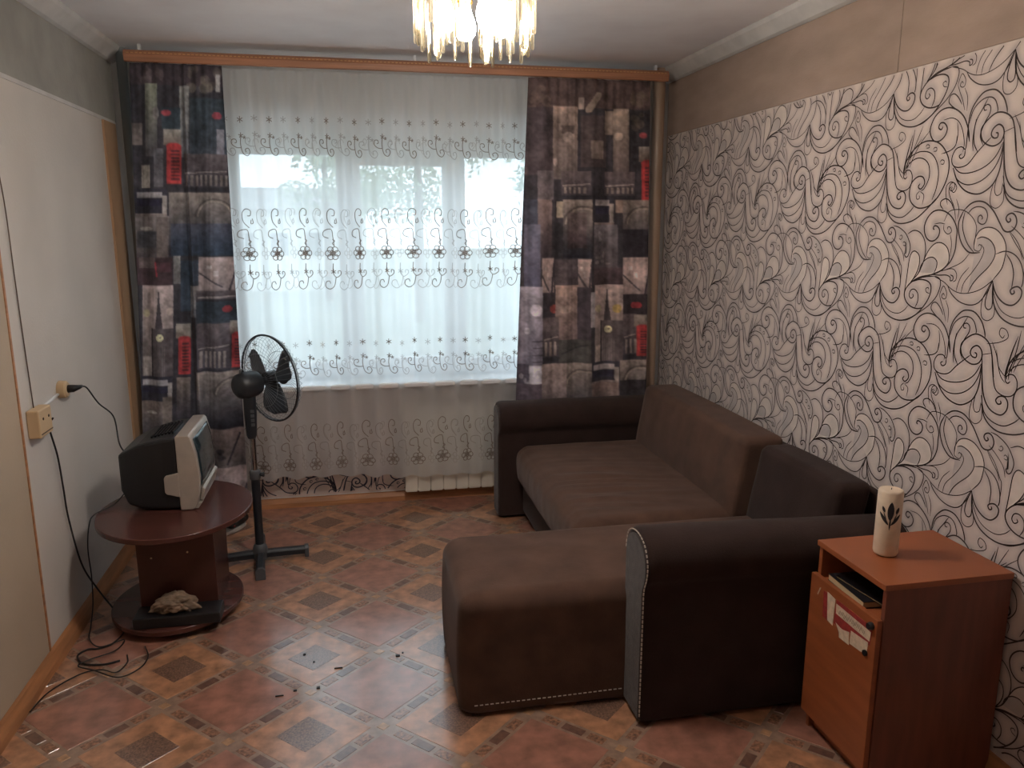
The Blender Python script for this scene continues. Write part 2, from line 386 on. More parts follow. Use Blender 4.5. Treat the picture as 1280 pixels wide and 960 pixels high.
# the print of the scroll wallpaper, one repeat (mm from the tassel root), laid out roll by roll
STROKES = """t 242,-4 209,-14 189,-22 165,-36 137,-46 105,-48 66,-40 34,-26 8,-7 0,0
m 176,-31 157,-53 122,-74 80,-81 46,-72 21,-45 6,-18 0,0
t 3,-3 16,-30 29,-57 31,-88 23,-113 2,-120 -17,-108 -21,-86 -12,-57 -2,-10
m 6,-18 16,-49 17,-75 5,-87 -8,-80 -9,-57 -1,-3
k 508,-43 494,-73 474,-94 448,-107 422,-106 402,-87 399,-65 413,-54 429,-57 439,-66 433,-76 424,-72 427,-64
t 506,-43 496,-82 470,-120 437,-138 397,-141 367,-127 348,-108
k 506,-47 497,-100 471,-138 434,-158 387,-164 344,-154 304,-133 268,-96 250,-61 252,-33 274,-20 309,-19 344,-29
t 253,-61 268,-57 273,-47 263,-42 258,-48
m 374,-164 338,-154 293,-127 250,-98 221,-67 209,-34 212,-14 224,-6 242,-4
k 242,-4 276,-7 316,-17 347,-32 368,-54 373,-76 359,-98 332,-112 301,-115 278,-109
m 316,-115 305,-91 308,-66 325,-53 343,-57 349,-74 339,-84 328,-76 333,-68
m 347,-29 313,4 295,46 277,79 252,100 224,103 197,89 184,62 187,39 211,18 254,1 305,-10 347,-29
m 313,4 305,29 284,50 256,56 236,44 235,25 243,6
m 375,-76 371,-38 368,9 365,47 356,68 341,73 321,61 315,37 320,12 334,-14 350,-32
m 386,129 357,141 326,134 302,110 292,74 299,33 318,-1
k 144,203 117,223 88,229 58,222 26,198 0,166 -19,144 -38,140 -54,148 -61,165 -55,183 -41,192 -26,187 -22,176 -31,167 -39,172 -34,179
m 463,156 434,151 399,133 377,108 367,84 373,58 384,52 392,62 383,67
t 428,114 418,110 411,118 417,125 424,121
t 404,91 393,90 391,97 400,103 405,98
t 464,115 432,94 402,66 391,37
t 469,102 434,69 410,31 400,11 400,-53
k 144,203 159,170 156,139 139,105 115,83 94,76 60,78
m 138,201 143,162 133,132 113,102 84,77
t 223,170 206,199 175,206 138,201 105,181 86,155 85,129 86,92 77,83 63,83 57,96 66,102 70,96
m 127,192 109,208 85,213 60,206 48,187 52,167 65,161 81,168 83,182 74,188 66,180 70,175
k 253,-1 211,17 177,46 162,82 162,116 163,143 178,170 205,193 240,205 273,202 298,182 309,154 301,126 282,110 259,109 241,123 238,142 249,154 263,156 267,148 261,144
t 264,162 239,165 217,162
t 222,162 219,143 201,131 186,139 193,152 204,152 204,145
t 190,131 180,100 180,62
m 186,206 200,227 223,240 244,234 246,221 232,207
t 172,170 187,215 207,243 216,266 211,285 196,287 184,272 194,258 206,267 201,275
t 166,177 165,207 180,238
m 86,92 87,114 74,140 47,152 13,148 -17,127 -34,99 -35,70 -27,34 0,0
m 78,118 57,124 27,115 7,94 3,69 20,39 54,7 75,-17 90,-45
t 59,103 46,85 56,55 80,21 110,-15 118,-49
t 99,77 125,49 159,32 211,14
t 97,32 123,4 135,-24 138,-44
m 0,76 -33,85 -65,78 -90,58 -105,28 -108,0 -104,-14
m -39,77 -60,54 -72,26 -73,1 -72,-20
t -40,139 -64,110 -86,86 -98,62
m 254,1 220,1 187,3 170,-3 168,-13 158,-10 159,1 171,5
t 251,3 200,18 163,24 145,10 145,-9 157,-16
t 208,-62 196,-85 181,-111 168,-142
t 208,-62 202,-43 193,-32 178,-51 179,-69 189,-72 198,-65 192,-55 185,-62
t 178,-75 162,-105 159,-145
m 182,-123 199,-101 218,-87 234,-90 239,-107 224,-122 199,-137
k 135,-233 145,-199 167,-162 199,-137 235,-125 269,-129 296,-148 310,-180 303,-204 285,-221 261,-222 240,-208 234,-187 248,-170 266,-168 272,-181 260,-188 253,-179
t 253,-160 218,-158 188,-172 167,-202 155,-240 157,-265
t 193,-173 186,-204 189,-238 209,-255 249,-263
k 134,-237 144,-206 145,-167 134,-134 107,-105 82,-97 52,-101 23,-124 7,-152 2,-170
m 116,-266 122,-227 116,-179 95,-145 79,-119
m 143,-182 132,-145 104,-122 74,-117 52,-128 39,-153 39,-164
m 79,-252 94,-223 83,-190 67,-164 67,-145 79,-137 91,-142 89,-152 79,-152
k -48,-282 -36,-235 -29,-211 -18,-188 6,-171 39,-165 70,-180 92,-204 88,-230 71,-248 41,-258 15,-250 5,-229 11,-209 28,-199 46,-208 52,-224 42,-235 28,-235 27,-224 36,-221
k 6,-221 -5,-290 -17,-338 -35,-368 -59,-384 -90,-387 -108,-370 -110,-347 -97,-332 -77,-334 -66,-347 -75,-357 -86,-353 -83,-345
m -30,-215 -46,-282 -61,-317 -91,-329 -120,-323 -134,-302 -132,-278 -118,-263 -99,-266 -91,-282 -100,-290 -109,-283
m -117,-150 -101,-203 -89,-254 -88,-278
t -46,-200 -57,-239 -72,-273 -90,-290
t 6,-223 -30,-213
m 147,-186 146,-230 148,-257 165,-249 188,-255 200,-279 193,-301 168,-310 132,-303 101,-273 71,-248 51,-232
m 148,-257 149,-277 162,-284 170,-276 161,-270
m 194,-301 159,-326 111,-328 61,-314 26,-288 4,-250
m 190,-309 168,-346 123,-364 71,-355 31,-327 9,-289 3,-250
k 191,-310 164,-354 126,-383 77,-393 39,-379 15,-354 3,-313 2,-258
m 96,-272 115,-243 120,-208 117,-173
t 22,-364 28,-396 24,-425 3,-436 -17,-424 -21,-397 -3,-291
t 11,-345 16,-380 6,-399 -10,-393 -12,-365
m 498,-386 479,-434 445,-455 403,-458 369,-440 350,-422
k 494,-411 472,-453 430,-477 378,-477 330,-461 280,-426 250,-400
k 416,-316 416,-292 396,-254 357,-227 318,-217 269,-226 233,-253 211,-290 211,-336 233,-382 261,-412 293,-427 335,-428 370,-406 380,-374 372,-345 346,-328 321,-331 311,-351 326,-368 339,-361 332,-350
t 329,-373 344,-386 340,-400 329,-398 330,-388
t 328,-376 309,-389 312,-418
m 410,-306 392,-281 358,-268 323,-274 299,-296 293,-333 309,-365 325,-375
m 405,-270 375,-254 340,-248 298,-256 268,-282 252,-321 255,-368 269,-404
t 320,-239 307,-239 307,-231 317,-229 322,-235
t 285,-252 272,-252 272,-242 282,-241 286,-247
t 247,-294 234,-295 233,-285 244,-282 250,-289
t 238,-263 207,-255 190,-241 188,-214
k 416,-316 410,-261 396,-206
m 414,-306 389,-253 346,-209
t 198,-421 209,-391 210,-364 193,-352 176,-359 177,-373 188,-380 195,-372 187,-366
t -8,-188 -53,-177 -81,-160 -74,-140 -54,-135 -49,-152 -62,-163 -69,-154
m -125,-133 -116,-197 -102,-254 -102,-279
t -163,-126 -141,-171 -114,-231 -107,-265
t -200,-141 -157,-182 -128,-227 -116,-255
t -26,-179 -46,-211 -64,-252 -98,-279"""
WID = {'k': .0046, 'm': .0036, 't': .0027}
strokes = []
for l in STROKES.strip().split('\n'):
    k, *p = l.split(); strokes.append((k, [tuple(float(v)/1000 for v in q.split(',')) for q in p]))
RA = (-.5075, .0415); RB = (-.018, -.643); J0 = (2.000, 1.471)
V, Fc = [], []; VF = {'leafgrey': ([], []), 'leafpale': ([], [])}
def repeat(y0, y1, z0, z1):
    for i in range(-8, 8):
        for j in range(-4, 6):
            oy, oz = J0[0]+RA[0]*i+RB[0]*j, J0[1]+RA[1]*i+RB[1]*j
            if y0-.7 < oy < y1+.7 and z0-.7 < oz < z1+.7: yield oy, oz
sm = [(k, [tuple(q) for q in spline(P, 6)]) for k, P in strokes]
inw = lambda y, z: .55 < y < YB-.025 and .08 < z < ZR-.003
# paper sheet: the print is softly shaded along its outlines (stored per point)
dy_ = .007; ny_ = int((YB-.02-YF-.02)/dy_); nz_ = int((ZR-.06)/dy_)
den = np.zeros((ny_+1, nz_+1))
for oy, oz in repeat(YF, YB, .06, ZR):
    for k, P in sm:
        q = np.array(P); iy = ((q[:, 0]+oy-YF-.02)/dy_).round().astype(int); iz = ((q[:, 1]+oz-.06)/dy_).round().astype(int)
        okk = (iy >= 0) & (iy <= ny_) & (iz >= 0) & (iz <= nz_); np.maximum.at(den, (iy[okk], iz[okk]), {'k': 1.0, 'm': .8, 't': .5}[k])
for _ in range(3):
    p = np.pad(den, 1, 'edge'); den = (p[1:-1, 1:-1]*1.2+p[:-2, 1:-1]+p[2:, 1:-1]+p[1:-1, :-2]+p[1:-1, 2:])/5.2
den = np.clip(den/.42, 0, 1)[..., None]
base = np.array([214, 200, 193.])*(1-den)+np.array([186, 174, 172.])*den
base = base/255; base = ((base+.055)/1.055)**2.4
yy_, zz_ = np.meshgrid(YF+.02+np.arange(ny_+1)*dy_, .06+np.arange(nz_+1)*(ZR-.06)/nz_, indexing='ij')
Vw = np.stack([np.full(yy_.shape, XR-.002), yy_, zz_], -1).reshape(-1, 3)
kk_ = (np.arange(ny_)[:, None]*(nz_+1)+np.arange(nz_)[None]).reshape(-1)
wp = obj('wallpaper', (Vw.tolist(), np.stack([kk_, kk_+nz_+1, kk_+nz_+2, kk_+1], 1).tolist()), M['wallprint'], wall_right)
at_ = wp.data.color_attributes.new('print', 'FLOAT_COLOR', 'POINT'); at_.data.foreach_set('color', np.concatenate([base.reshape(-1, 3), np.ones((len(Vw), 1))], 1).astype(np.float32).ravel())
for oy, oz in repeat(.55, YB, .08, ZR):
    for k, P in sm:
        ribbon(V, Fc, [(oy+a, oz+b) for a, b in P], WID[k], lambda y, z: (XR-.0024, y, z), inw)
    for n_, idx in (('leafpale', (11, 32, 13)), ('leafgrey', (12, 16, 33, 57))):
        vv, ff = VF[n_]
        for ix in idx:
            P = [(oy+a, oz+b) for a, b in sm[ix][1]]
            if all(inw(*p) for p in P):
                k = len(vv); vv.extend((XR-(.0021 if n_ == 'leafpale' else .00225), y, z) for y, z in P); ff.append(tuple(range(k, k+len(P))))
obj('printed_scrolls', (V, Fc), M['ink'], wp, kind='stuff')
for n_, vf in VF.items():
    bm = NB(); vs = [bm.verts.new(v) for v in vf[0]]
    for f in vf[1]: bm.faces.new([vs[i] for i in f])
    bmesh.ops.triangulate(bm, faces=bm.faces[:], ngon_method='EAR_CLIP')
    obj('printed_leaves', bm, M[n_], wp, kind='stuff')
# under the window the same pattern in blue-black
bm = NB(); box(bm, (-.62, YB-.002, .06), (1.30, YB, .72)); wpb = obj('wallpaper', bm, mat('underwindow_wallpaper', (216, 200, 192), .75, .05, 9), wall_back)
V, Fc = [], []
inb = lambda a, z: -.61 < a < 1.29 and .07 < z < .33
for oy, oz in repeat(-.61, 1.3, .07, .33):
    for k, P in sm:
        ribbon(V, Fc, [(oy+a, oz+b) for a, b in P], WID[k]*1.7, lambda a, z: (a, YB-.0026, z), inb)
obj('printed_scrolls', (V, Fc), M['inkblue'], wpb, kind='stuff')

# cornices, baseboards
def cornice(name, x0, sgn):
    bm = NB(); prism(bm, [(0, ZC), (.075*sgn, ZC), (.066*sgn, ZC-.018), (.022*sgn, ZC-.06), (.006*sgn, ZC-.066), (0, ZC-.066)], lambda a, b, d: (x0+a, d, b), YF, YB)
    return struct(name, bm, M['cornice'])
cornice('trim_1', XL, 1); cornice('trim_2', XR, -1)
bm = NB(); prism(bm, [(0, 0), (.03, 0), (.026, .028), (.012, .06), (0, .064)], lambda a, b, d: (XL+a, d, b), YF, YB-.03); struct('baseboard_left', bm, M['wood'])
bm = NB(); prism(bm, [(0, 0), (.03, 0), (.026, .028), (.012, .06), (0, .064)], lambda a, b, d: (XR-a, d, b), YF, YB-.03); struct('baseboard_right', bm, M['wood'])
bm = NB(); prism(bm, [(0, 0), (.03, 0), (.026, .028), (.012, .05), (0, .054)], lambda a, b, d: (d, YB-a, b), XL+.03, XR-.03); struct('baseboard_back', bm, M['wood'])

# heating pipes in the corners
def pipe(x, y, r, m_, z0, z1, lab):
    bm = NB(); lathe(bm, [(r, z0), (r, z1)], 20, (x, y, 0)); o = obj('heating_pipe', bm, M[m_], smooth=False, auto=40); tag(o, lab, 'pipe')
pipe(-1.105, 4.49, .024, 'pipeblue', 0.0, ZC, 'grey painted vertical heating pipe in the left corner behind the curtain')
pipe(1.755, 4.475, .034, 'pipe', 0.0, ZC, 'thick cream painted heating pipe rising in the right corner behind the sofa')

# ------------------------------------------------------------------ window
bm = NB()
FY0, FY1 = 4.70, 4.76
box(bm, (WX0, FY0, WZ0), (WX1, FY1, WZ0+.05)); box(bm, (WX0, FY0, WZ1-.06), (WX1, FY1, WZ1))
box(bm, (WX0, FY0, WZ0+.05), (WX0+.07, FY1, WZ1-.06)); box(bm, (WX1-.07, FY0, WZ0+.05), (WX1, FY1, WZ1-.06))
for x in (-.05, .57): box(bm, (x, FY0, WZ0+.05), (x+.06, FY1, WZ1-.06))
window = struct('window_1', bm, M['white'], bev=.004)
lights = [(-.63, -.05, .028, 0), (.01, .57, .045, -.022), (.63, 1.22, .028, 0)]
for x0, x1, fr, dy in lights:
    z0, z1 = WZ0+.05, WZ1-.06
    if dy: z1 -= .0
    bm = NB(); a, b = FY0+dy, FY1-.01
    fz = fr+.02 if dy else .012
    box(bm, (x0, a, z0), (x1, b, z0+fr)); box(bm, (x0, a, z1-fz), (x1, b, z1)); box(bm, (x0, a, z0+fr), (x0+fr, b, z1-fz)); box(bm, (x1-fr, a, z0+fr), (x1, b, z1-fz))
    sash = obj('sash', bm, M['white'], window, bev=.004)
    bm = NB(); box(bm, (x0+fr, FY0+.02, z0+fr), (x1-fr, FY0+.026, z1-fz)); obj('pane', bm, M['pane'], sash)
bm = NB(); box(bm, (.022, FY0-.07, 1.33), (.036, FY0-.05, 1.45)); box(bm, (.02, FY0-.055, 1.40), (.038, FY0-.02, 1.44)); obj('window_handle', bm, M['white'], window, bev=.003)
bm = NB(); box(bm, (WX0-.06, YB-.16, WZ0-.03), (WX1+.06, FY0, WZ0)); obj('sill', bm, M['white'], window, bev=.008)

# ------------------------------------------------------------------ outside
bm = NB(); box(bm, (-120, 12, -3.4), (120, 160, -3.2)); o = struct('ground', bm, M['lawn'])
def tree(x, y, h, r, seed, lab):
    rnd = random.Random(seed); t = thing('tree', lab, 'tree', (x, y, -3.2))
    bm = NB(); tube(bm, [(x, y, -3.2), (x+.1, y, -3.2+h*.5), (x-.1, y, -3.2+h*.85)], [.28, .2, .05], 8); obj('trunk', bm, M['bark'], t)
    V, Fc = [], []
    cl = [(x+rnd.gauss(0, r*.45), y+rnd.gauss(0, r*.4), -3.2+h*(.45+.5*rnd.random())) for _ in range(26)]
    for cx, cy, cz in cl:
        for _ in range(80):
            d = Vector((rnd.gauss(0, 1), rnd.gauss(0, 1), rnd.gauss(0, .8))).normalized()*r*.34*rnd.random()**.4
            p = Vector((cx, cy, cz))+d; u = Vector((rnd.gauss(0, 1), rnd.gauss(0, 1), rnd.gauss(0, 1))).normalized()*.2; v = u.orthogonal().normalized()*.12
            k = len(V); V += [tuple(p-u), tuple(p+v), tuple(p+u), tuple(p-v)]; Fc.append((k, k+1, k+2, k+3))
    obj('crown', (V, Fc), M['leaf'], t, kind='stuff')
tree(3.2, 40, 13, 4.2, 1, 'tall green tree outside the middle and right panes of the window')
tree(12.5, 46, 14, 4.5, 2, 'broad green tree outside the right pane of the window')
tree(-1.6, 52, 13.5, 3.4, 3, 'green tree outside the left pane of the window beside open sky')
hb = thing('building', 'pale low building far outside seen through the left window pane', 'building', (-7, 60, -3.2))
bm = NB(); box(bm, (-14, 60, -3.2), (1, 70, 2.6)); obj('wall', bm, M['facade'], hb)
bm = NB(); prism(bm, [(59.4, 2.6), (65, 4.4), (70.6, 2.6)], lambda a, b, d: (d, a, b), -14.5, 1.5); obj('roof', bm, M['roof'], hb)
for k in range(6):
    bm = NB(); box(bm, (-13+k*2.4, 59.9, -.6), (-11.8+k*2.4, 60, 1.0)); obj('window', bm, M['screen'], hb)

# ------------------------------------------------------------------ radiator below the window
rad = thing('radiator', 'cream sectional radiator below the window behind the tulle', 'radiator', (.62, 4.47, 0))
nsec = 12
for k in range(nsec):
    x = .25+k*.0755
    bm = NB(); vs = box(bm, (x, 4.455, .075), (x+.0725, 4.525, .60))
    bmesh.ops.bevel(bm, geom=[e for e in bm.edges if abs(e.verts[0].co.z-e.verts[1].co.z) > .1 or True], offset=.005, segments=2, affect='EDGES')
    obj('radiator_section', bm, M['radiator'], rad)
bm = NB(); tube(bm, [(.28, 4.49, .10), (1.16, 4.49, .10)], .016, 8); tube(bm, [(.28, 4.49, .57), (1.72, 4.49, .57)], .012, 8); obj('feed_pipe', bm, M['radiator'], rad)

# ------------------------------------------------------------------ curtain rail
rail = thing('curtain_rail', 'long reddish-brown wooden curtain rail under the ceiling along the window wall', 'curtain rail', (.35, 4.36, 2.4))
bm = NB(); prism(bm, [(4.290, 2.404), (4.284, 2.43), (4.290, 2.447), (4.302, 2.456), (4.302, 2.400)], lambda a, b, d: (d, a, b), -1.045, 1.735); obj('fascia', bm, M['woodrail'], rail)
bm = NB(); box(bm, (-1.045, 4.303, 2.44), (1.735, 4.42, 2.452)); obj('track', bm, M['white'], rail)
bm = NB()
for k in range(140): box(bm, (-1.03+k*.0197, 4.2825, 2.4385), (-1.03+k*.0197+.011, 4.2885, 2.4425))
obj('bead_trim', bm, mat('gilded_bead', (206, 160, 112), .4), rail, kind='stuff')
for x in (-1.0, .35, 1.69):
    bm = NB(); box(bm, (x, 4.385, 2.452), (x+.012, 4.41, 2.5)); obj('ceiling_bracket', bm, M['white'], rail)

# ------------------------------------------------------------------ tulle with embroidery
TY = lambda x, z: 4.412 + (.012+.006*(1-z/2.4))*math.sin(x*43+.6*math.sin(x*9)) + .006*math.sin(x*97+1.3)*min(1, z/2.4)
def hem(x): return .185+.010*math.cos(2*PI*(x+.30)/.1445)+(.035 if x < -.1 else .035*max(0, 1-(x+.1)/.4))
tul = thing('tulle_curtain', 'white sheer tulle curtain with embroidered curls hanging across the window', 'tulle curtain', (.35, 4.395, 2.4))
nx, nz = 330, 60; V = []; Fc = []
for i in range(nx+1):
    x = -.78+i*(1.62+.78)/nx
    for j in range(nz+1):
        h0 = hem(x); z = h0+(2.405-h0)*j/nz; V.append((x, TY(x, z), z))
for i in range(nx):
    for j in range(nz): k = i*(nz+1)+j; Fc.append((k, k+nz+1, k+nz+2, k+1))
sheet = obj('tulle_sheet', (V, Fc), M['tulle'], tul, smooth=True)
def star(r, n=6):
    return [[(0, 0), (r*math.cos(a), r*math.sin(a))] for a in [PI/2+2*PI*k/n for k in range(n)]]
def curl(pts): return [p for p in [tuple(q) for q in spline(pts, 5)]]
def loops(cx, cz, rx, rz, n, ph=0):
    out = []
    for k in range(n):
        a = 2*PI*k/n+ph; out.append([(cx+rx*.62*math.cos(a)+rx*.42*math.cos(t), cz+rz*.62*math.sin(a)+rz*.42*math.sin(t)) for t in np.linspace(0, 2*PI, 12)])
    return out
# motif A: star, small flower, twin curl (metres from the star)
MA = [[(a, b) for a, b in s] for s in star(.017)]
MA += [[(a, b-.078) for a, b in s] for s in star(.014, 5)]+[[(a+.018, b-.088) for a, b in s] for s in star(.009, 5)]
MA += [curl([(0, -.082), (-.004, -.12), (.006, -.165), (.03, -.18), (.045, -.162), (.036, -.143), (.02, -.148), (.024, -.162)]),
       curl([(0, -.14), (-.028, -.138), (-.05, -.122), (-.048, -.10), (-.03, -.098), (-.026, -.112), (-.036, -.116)])]
MAp = [curl([(-.06, -.175), (-.085, -.15), (-.088, -.11), (-.068, -.10), (-.06, -.118)]), curl([(.048, -.13), (.062, -.105), (.05, -.092), (.04, -.105)])]
# motif B: hook, bead chain, second hook, rosette (from the hook top)
MBm = [curl([(.012, -.098), (-.016, -.066), (-.020, -.022), (0, 0), (.022, -.010), (.020, -.034), (.006, -.036)]),
       curl([(-.018, -.155), (-.046, -.142), (-.04, -.115), (0, -.108), (.008, -.15), (.014, -.20)]),
       curl([(.03, -.05), (.034, -.072), (.022, -.076), (.024, -.056)]), curl([(.005, -.16), (.018, -.17), (.004, -.182), (.016, -.196)])]
MBm += loops(.004, -.235, .042, .036, 6)+loops(.004, -.235, .016, .016, 4, .4)
MBt = [[(a+.004, b-.335) for a, b in s] for s in star(.016)] + [curl([(.004, -.29), (.002, -.34), (.02, -.365), (.045, -.35), (.046, -.332), (.032, -.330), (.030, -.345)]),
       curl([(.018, -.362), (.006, -.41), (-.02, -.428), (-.044, -.412), (-.040, -.388), (-.022, -.384), (-.016, -.398)])]
MBp = [curl([(-.07, -.09), (-.09, -.05), (-.078, -.008), (-.055, -.012), (-.06, -.04)]), curl([(-.07, -.33), (-.05, -.40), (-.075, -.425), (-.09, -.40)])]+loops(-.072, -.235, .024, .03, 4)
def band(name, zs, xs, sets, wd, m_):
    V, Fc = [], []
    for n, x in enumerate(xs):
        rx = random.uniform(.72, 1.05); jz = random.uniform(-.006, .006)
        for st in sets:
            for s in st:
                fn = lambda a, b: (a, TY(a, b)-.0025, b)
                pts = [(x+a*rx, zs+jz+b) for a, b in s]
                ribbon(V, Fc, pts, wd, fn, lambda a, b: -.77 < a < 1.6 and b > .2, False)
    return obj(name, (V, Fc), M[m_], sheet, kind='stuff')
XS = [-.69+.1445*k for k in range(16)]
for z_, st, pl_ in ((2.165, [MA], MAp), (1.715, [MBm, MBt], MBp), (.985, [MA], MAp), (.53, [MBm], MBp)):
    band('embroidery_band', z_, XS, st, .0042, 'thread')
    band('pale_embroidery', z_, XS, [pl_], .0045, 'threadpale')
    band('silver_embroidery', z_-.004, [x+.0722 for x in XS], [s_[:4] if s_ is MBm else s_ for s_ in st], .0040, 'threadmid')

# ------------------------------------------------------------------ printed drapes: collage of city photographs
class Paint:
    """draws the print; coordinates are fabric units, 1 unit is about 4.2 mm"""
    def __init__(s, x0, y0, x1, y1, k=2):
        s.x0, s.y0, s.k = x0, y0, k; s.a = np.zeros((int((y1-y0)*k), int((x1-x0)*k), 3))
        yy, xx = np.mgrid[0:s.a.shape[0], 0:s.a.shape[1]]; s.X = xx/k+x0; s.Y = yy/k+y0
        s.a[:] = (50, 47, 50)
    def put(s, m, c, al=1.0): s.a[m] = s.a[m]*(1-al)+np.array(c, float)*al
    def rect(s, x0, y0, x1, y1, c, c2=None, al=1.0):
        m = (s.X >= x0) & (s.X < x1) & (s.Y >= y0) & (s.Y < y1)
        if c2 is None: s.put(m, c, al)
        else:
            t = ((s.Y[m]-y0)/(y1-y0))[:, None]; s.a[m] = np.array(c)*(1-t)+np.array(c2)*t
    def ell(s, cx, cy, rx, ry, c, al=1.0): s.put(((s.X-cx)/rx)**2+((s.Y-cy)/ry)**2 < 1, c, al)
    def line(s, x0, y0, x1, y1, wd, c, al=1.0):
        d = np.hypot(x1-x0, y1-y0); t = np.clip(((s.X-x0)*(x1-x0)+(s.Y-y0)*(y1-y0))/d**2, 0, 1)
        s.put(np.hypot(s.X-x0-t*(x1-x0), s.Y-y0-t*(y1-y0)) < wd, c, al)
    def blot(s, x0, y0, x1, y1, n, c, r, al=.45):
        for _ in range(n): s.ell(random.uniform(x0, x1), random.uniform(y0, y1), r*random.uniform(.5, 1.3), r*random.uniform(.5, 1.6), c, al)
    def phone(s, x0, y0, x1, y1):
        s.rect(x0, y0, x1, y0+(y1-y0)*.28, (122, 114, 106), (96, 84, 76)); y = y0+(y1-y0)*.3
        s.rect(x0+(x1-x0)*.15, y, x1, y1, (132, 50, 50)); s.ell((x0+x1)/2+1, y, (x1-x0)*.42, 4, (132, 50, 50))
        for q in range(9): s.rect(x0+(x1-x0)*.4, y+5+q*(y1-y-8)/9, x1-2, y+5+(q+.55)*(y1-y-8)/9, (70, 40, 42))
    def tower(s, x0, y0, x1, y1, cx, clock=True):
        s.rect(x0, y0, x1, y1, (150, 132, 126), (92, 84, 80)); s.ell(x0+5, y0+(y1-y0)*.30, 5, 5, (150, 140, 112), .8); s.ell(x1-4, y0+(y1-y0)*.28, 4, 5, (162, 144, 132), .8)
        yt = y0+(y1-y0)*.50; hw = (x1-x0)*.24
        m = (s.Y > y0+(y1-y0)*.06) & (s.Y < yt) & (np.abs(s.X-cx) < hw*.55*((s.Y-y0)/(yt-y0))**1.6+.4); s.put(m, (58, 52, 54))
        s.rect(cx-hw, yt-4, x1, y1, (74, 66, 66)); s.line(cx-hw, yt-4, cx-hw, y1, .7, (38, 34, 36))
        for q in range(6): s.line(cx-hw+3+q*2.6, yt+20, cx-hw+3+q*2.6, y1, .5, (100, 92, 88), .6)
        if clock: s.ell(cx+1, yt+8, 5.6, 6, (60, 54, 54)); s.ell(cx+1, yt+8, 4.8, 5.0, (158, 150, 122)); s.line(cx+1, yt+8, cx+3, yt+7, .5, (60, 54, 54))
        s.rect(x0+1, y0+(y1-y0)*.78, cx-hw-1, y1, (140, 128, 120))
    def arch(s, x0, y0, x1, y1):
        s.rect(x0, y0, x1, y1, (124, 112, 104), (36, 36, 42)); cx = x0+(x1-x0)*.7
        for q, r in enumerate((24, 21)): 
            d = np.hypot(s.X-cx, (s.Y-(y0+30))*1.1); s.put((np.abs(d-r) < .9) & (s.Y < y0+30) & (s.X > x0) & (s.X < x1), (72, 64, 62) if q == 0 else (140, 126, 114), .8)
    def palace(s, x0, y0, x1, y1):
        s.rect(x0, y0, x1, y1, (84, 74, 74), (58, 54, 58)); n = int((x1-x0)/6)
        for q in range(n): s.rect(x0+3+q*6, y0+(y1-y0)*.55, x0+5.6+q*6, y1-8, (128, 116, 108), (100, 90, 86))
        s.line(x0+2, y0+(y1-y0)*.5, x1-2, y0+(y1-y0)*.44, .8, (132, 120, 114)); s.rect(x0, y1-6, x1, y1, (44, 42, 46))
    def bus(s, x0, y0, x1, y1):
        s.rect(x0, y0, x1, y1, (46, 44, 50)); s.rect(x0+2, y0+4, x1-5, y0+11, (134, 126, 124)); s.rect(x0+2, y0+13, x1-6, y0+21, (42, 40, 52)); s.rect(x1-5, y0+8, x1, y1, (132, 122, 116)); s.rect(x0, y1-4, x1, y1, (122, 108, 102), (90, 80, 78))
    def bridge(s, x0, y0, x1, y1):
        s.rect(x0, y0, x1, y1, (146, 128, 122), (122, 108, 104)); s.line(x0, y0+(y1-y0)*.45, x0+(x1-x0)*.6, y0+(y1-y0)*.85, 1.0, (66, 60, 62)); s.line(x1, y0+4, x0+(x1-x0)*.75, y1, 1.3, (60, 54, 58))
        s.rect(x0+(x1-x0)*.2, y0+(y1-y0)*.22, x0+(x1-x0)*.36, y0+(y1-y0)*.34, (164, 152, 146)); s.rect(x0+(x1-x0)*.4, y0+(y1-y0)*.38, x0+(x1-x0)*.52, y0+(y1-y0)*.55, (160, 146, 140))
    def finish(s):
        # photographic grain, cloudiness and soft edges of the print
        rs = np.random.RandomState(5); hh, ww = s.a.shape[:2]; g = np.zeros((hh, ww))
        for cell, am in ((46, .16), (20, .14), (9, .14), (4, .12)):
            q = rs.rand(hh//cell+3, ww//cell+3); yy = np.arange(hh)/cell; xx = np.arange(ww)/cell
            y0 = yy.astype(int); x0 = xx.astype(int); fy_ = (yy-y0)[:, None]; fx_ = (xx-x0)[None]
            v = (q[y0][:, x0]*(1-fy_)*(1-fx_)+q[y0+1][:, x0]*fy_*(1-fx_)+q[y0][:, x0+1]*(1-fy_)*fx_+q[y0+1][:, x0+1]*fy_*fx_)
            g += am*(v*2-1)
        col = rs.rand(ww//5+3); g += .10*(np.interp(np.arange(ww)/5, np.arange(len(col)), col)*2-1)[None]
        s.a = np.clip(s.a*(1+g)[..., None], 0, 255)
        for _ in range(2):
            p = np.pad(s.a, ((1, 1), (1, 1), (0, 0)), 'edge'); s.a = (p[1:-1, 1:-1]*2+p[:-2, 1:-1]+p[2:, 1:-1]+p[1:-1, :-2]+p[1:-1, 2:])/6
    def sample(s, x, y):
        j = np.clip(((y-s.y0)*s.k).astype(int), 0, s.a.shape[0]-1); i = np.clip(((x-s.x0)*s.k).astype(int), 0, s.a.shape[1]-1); return s.a[j, i]

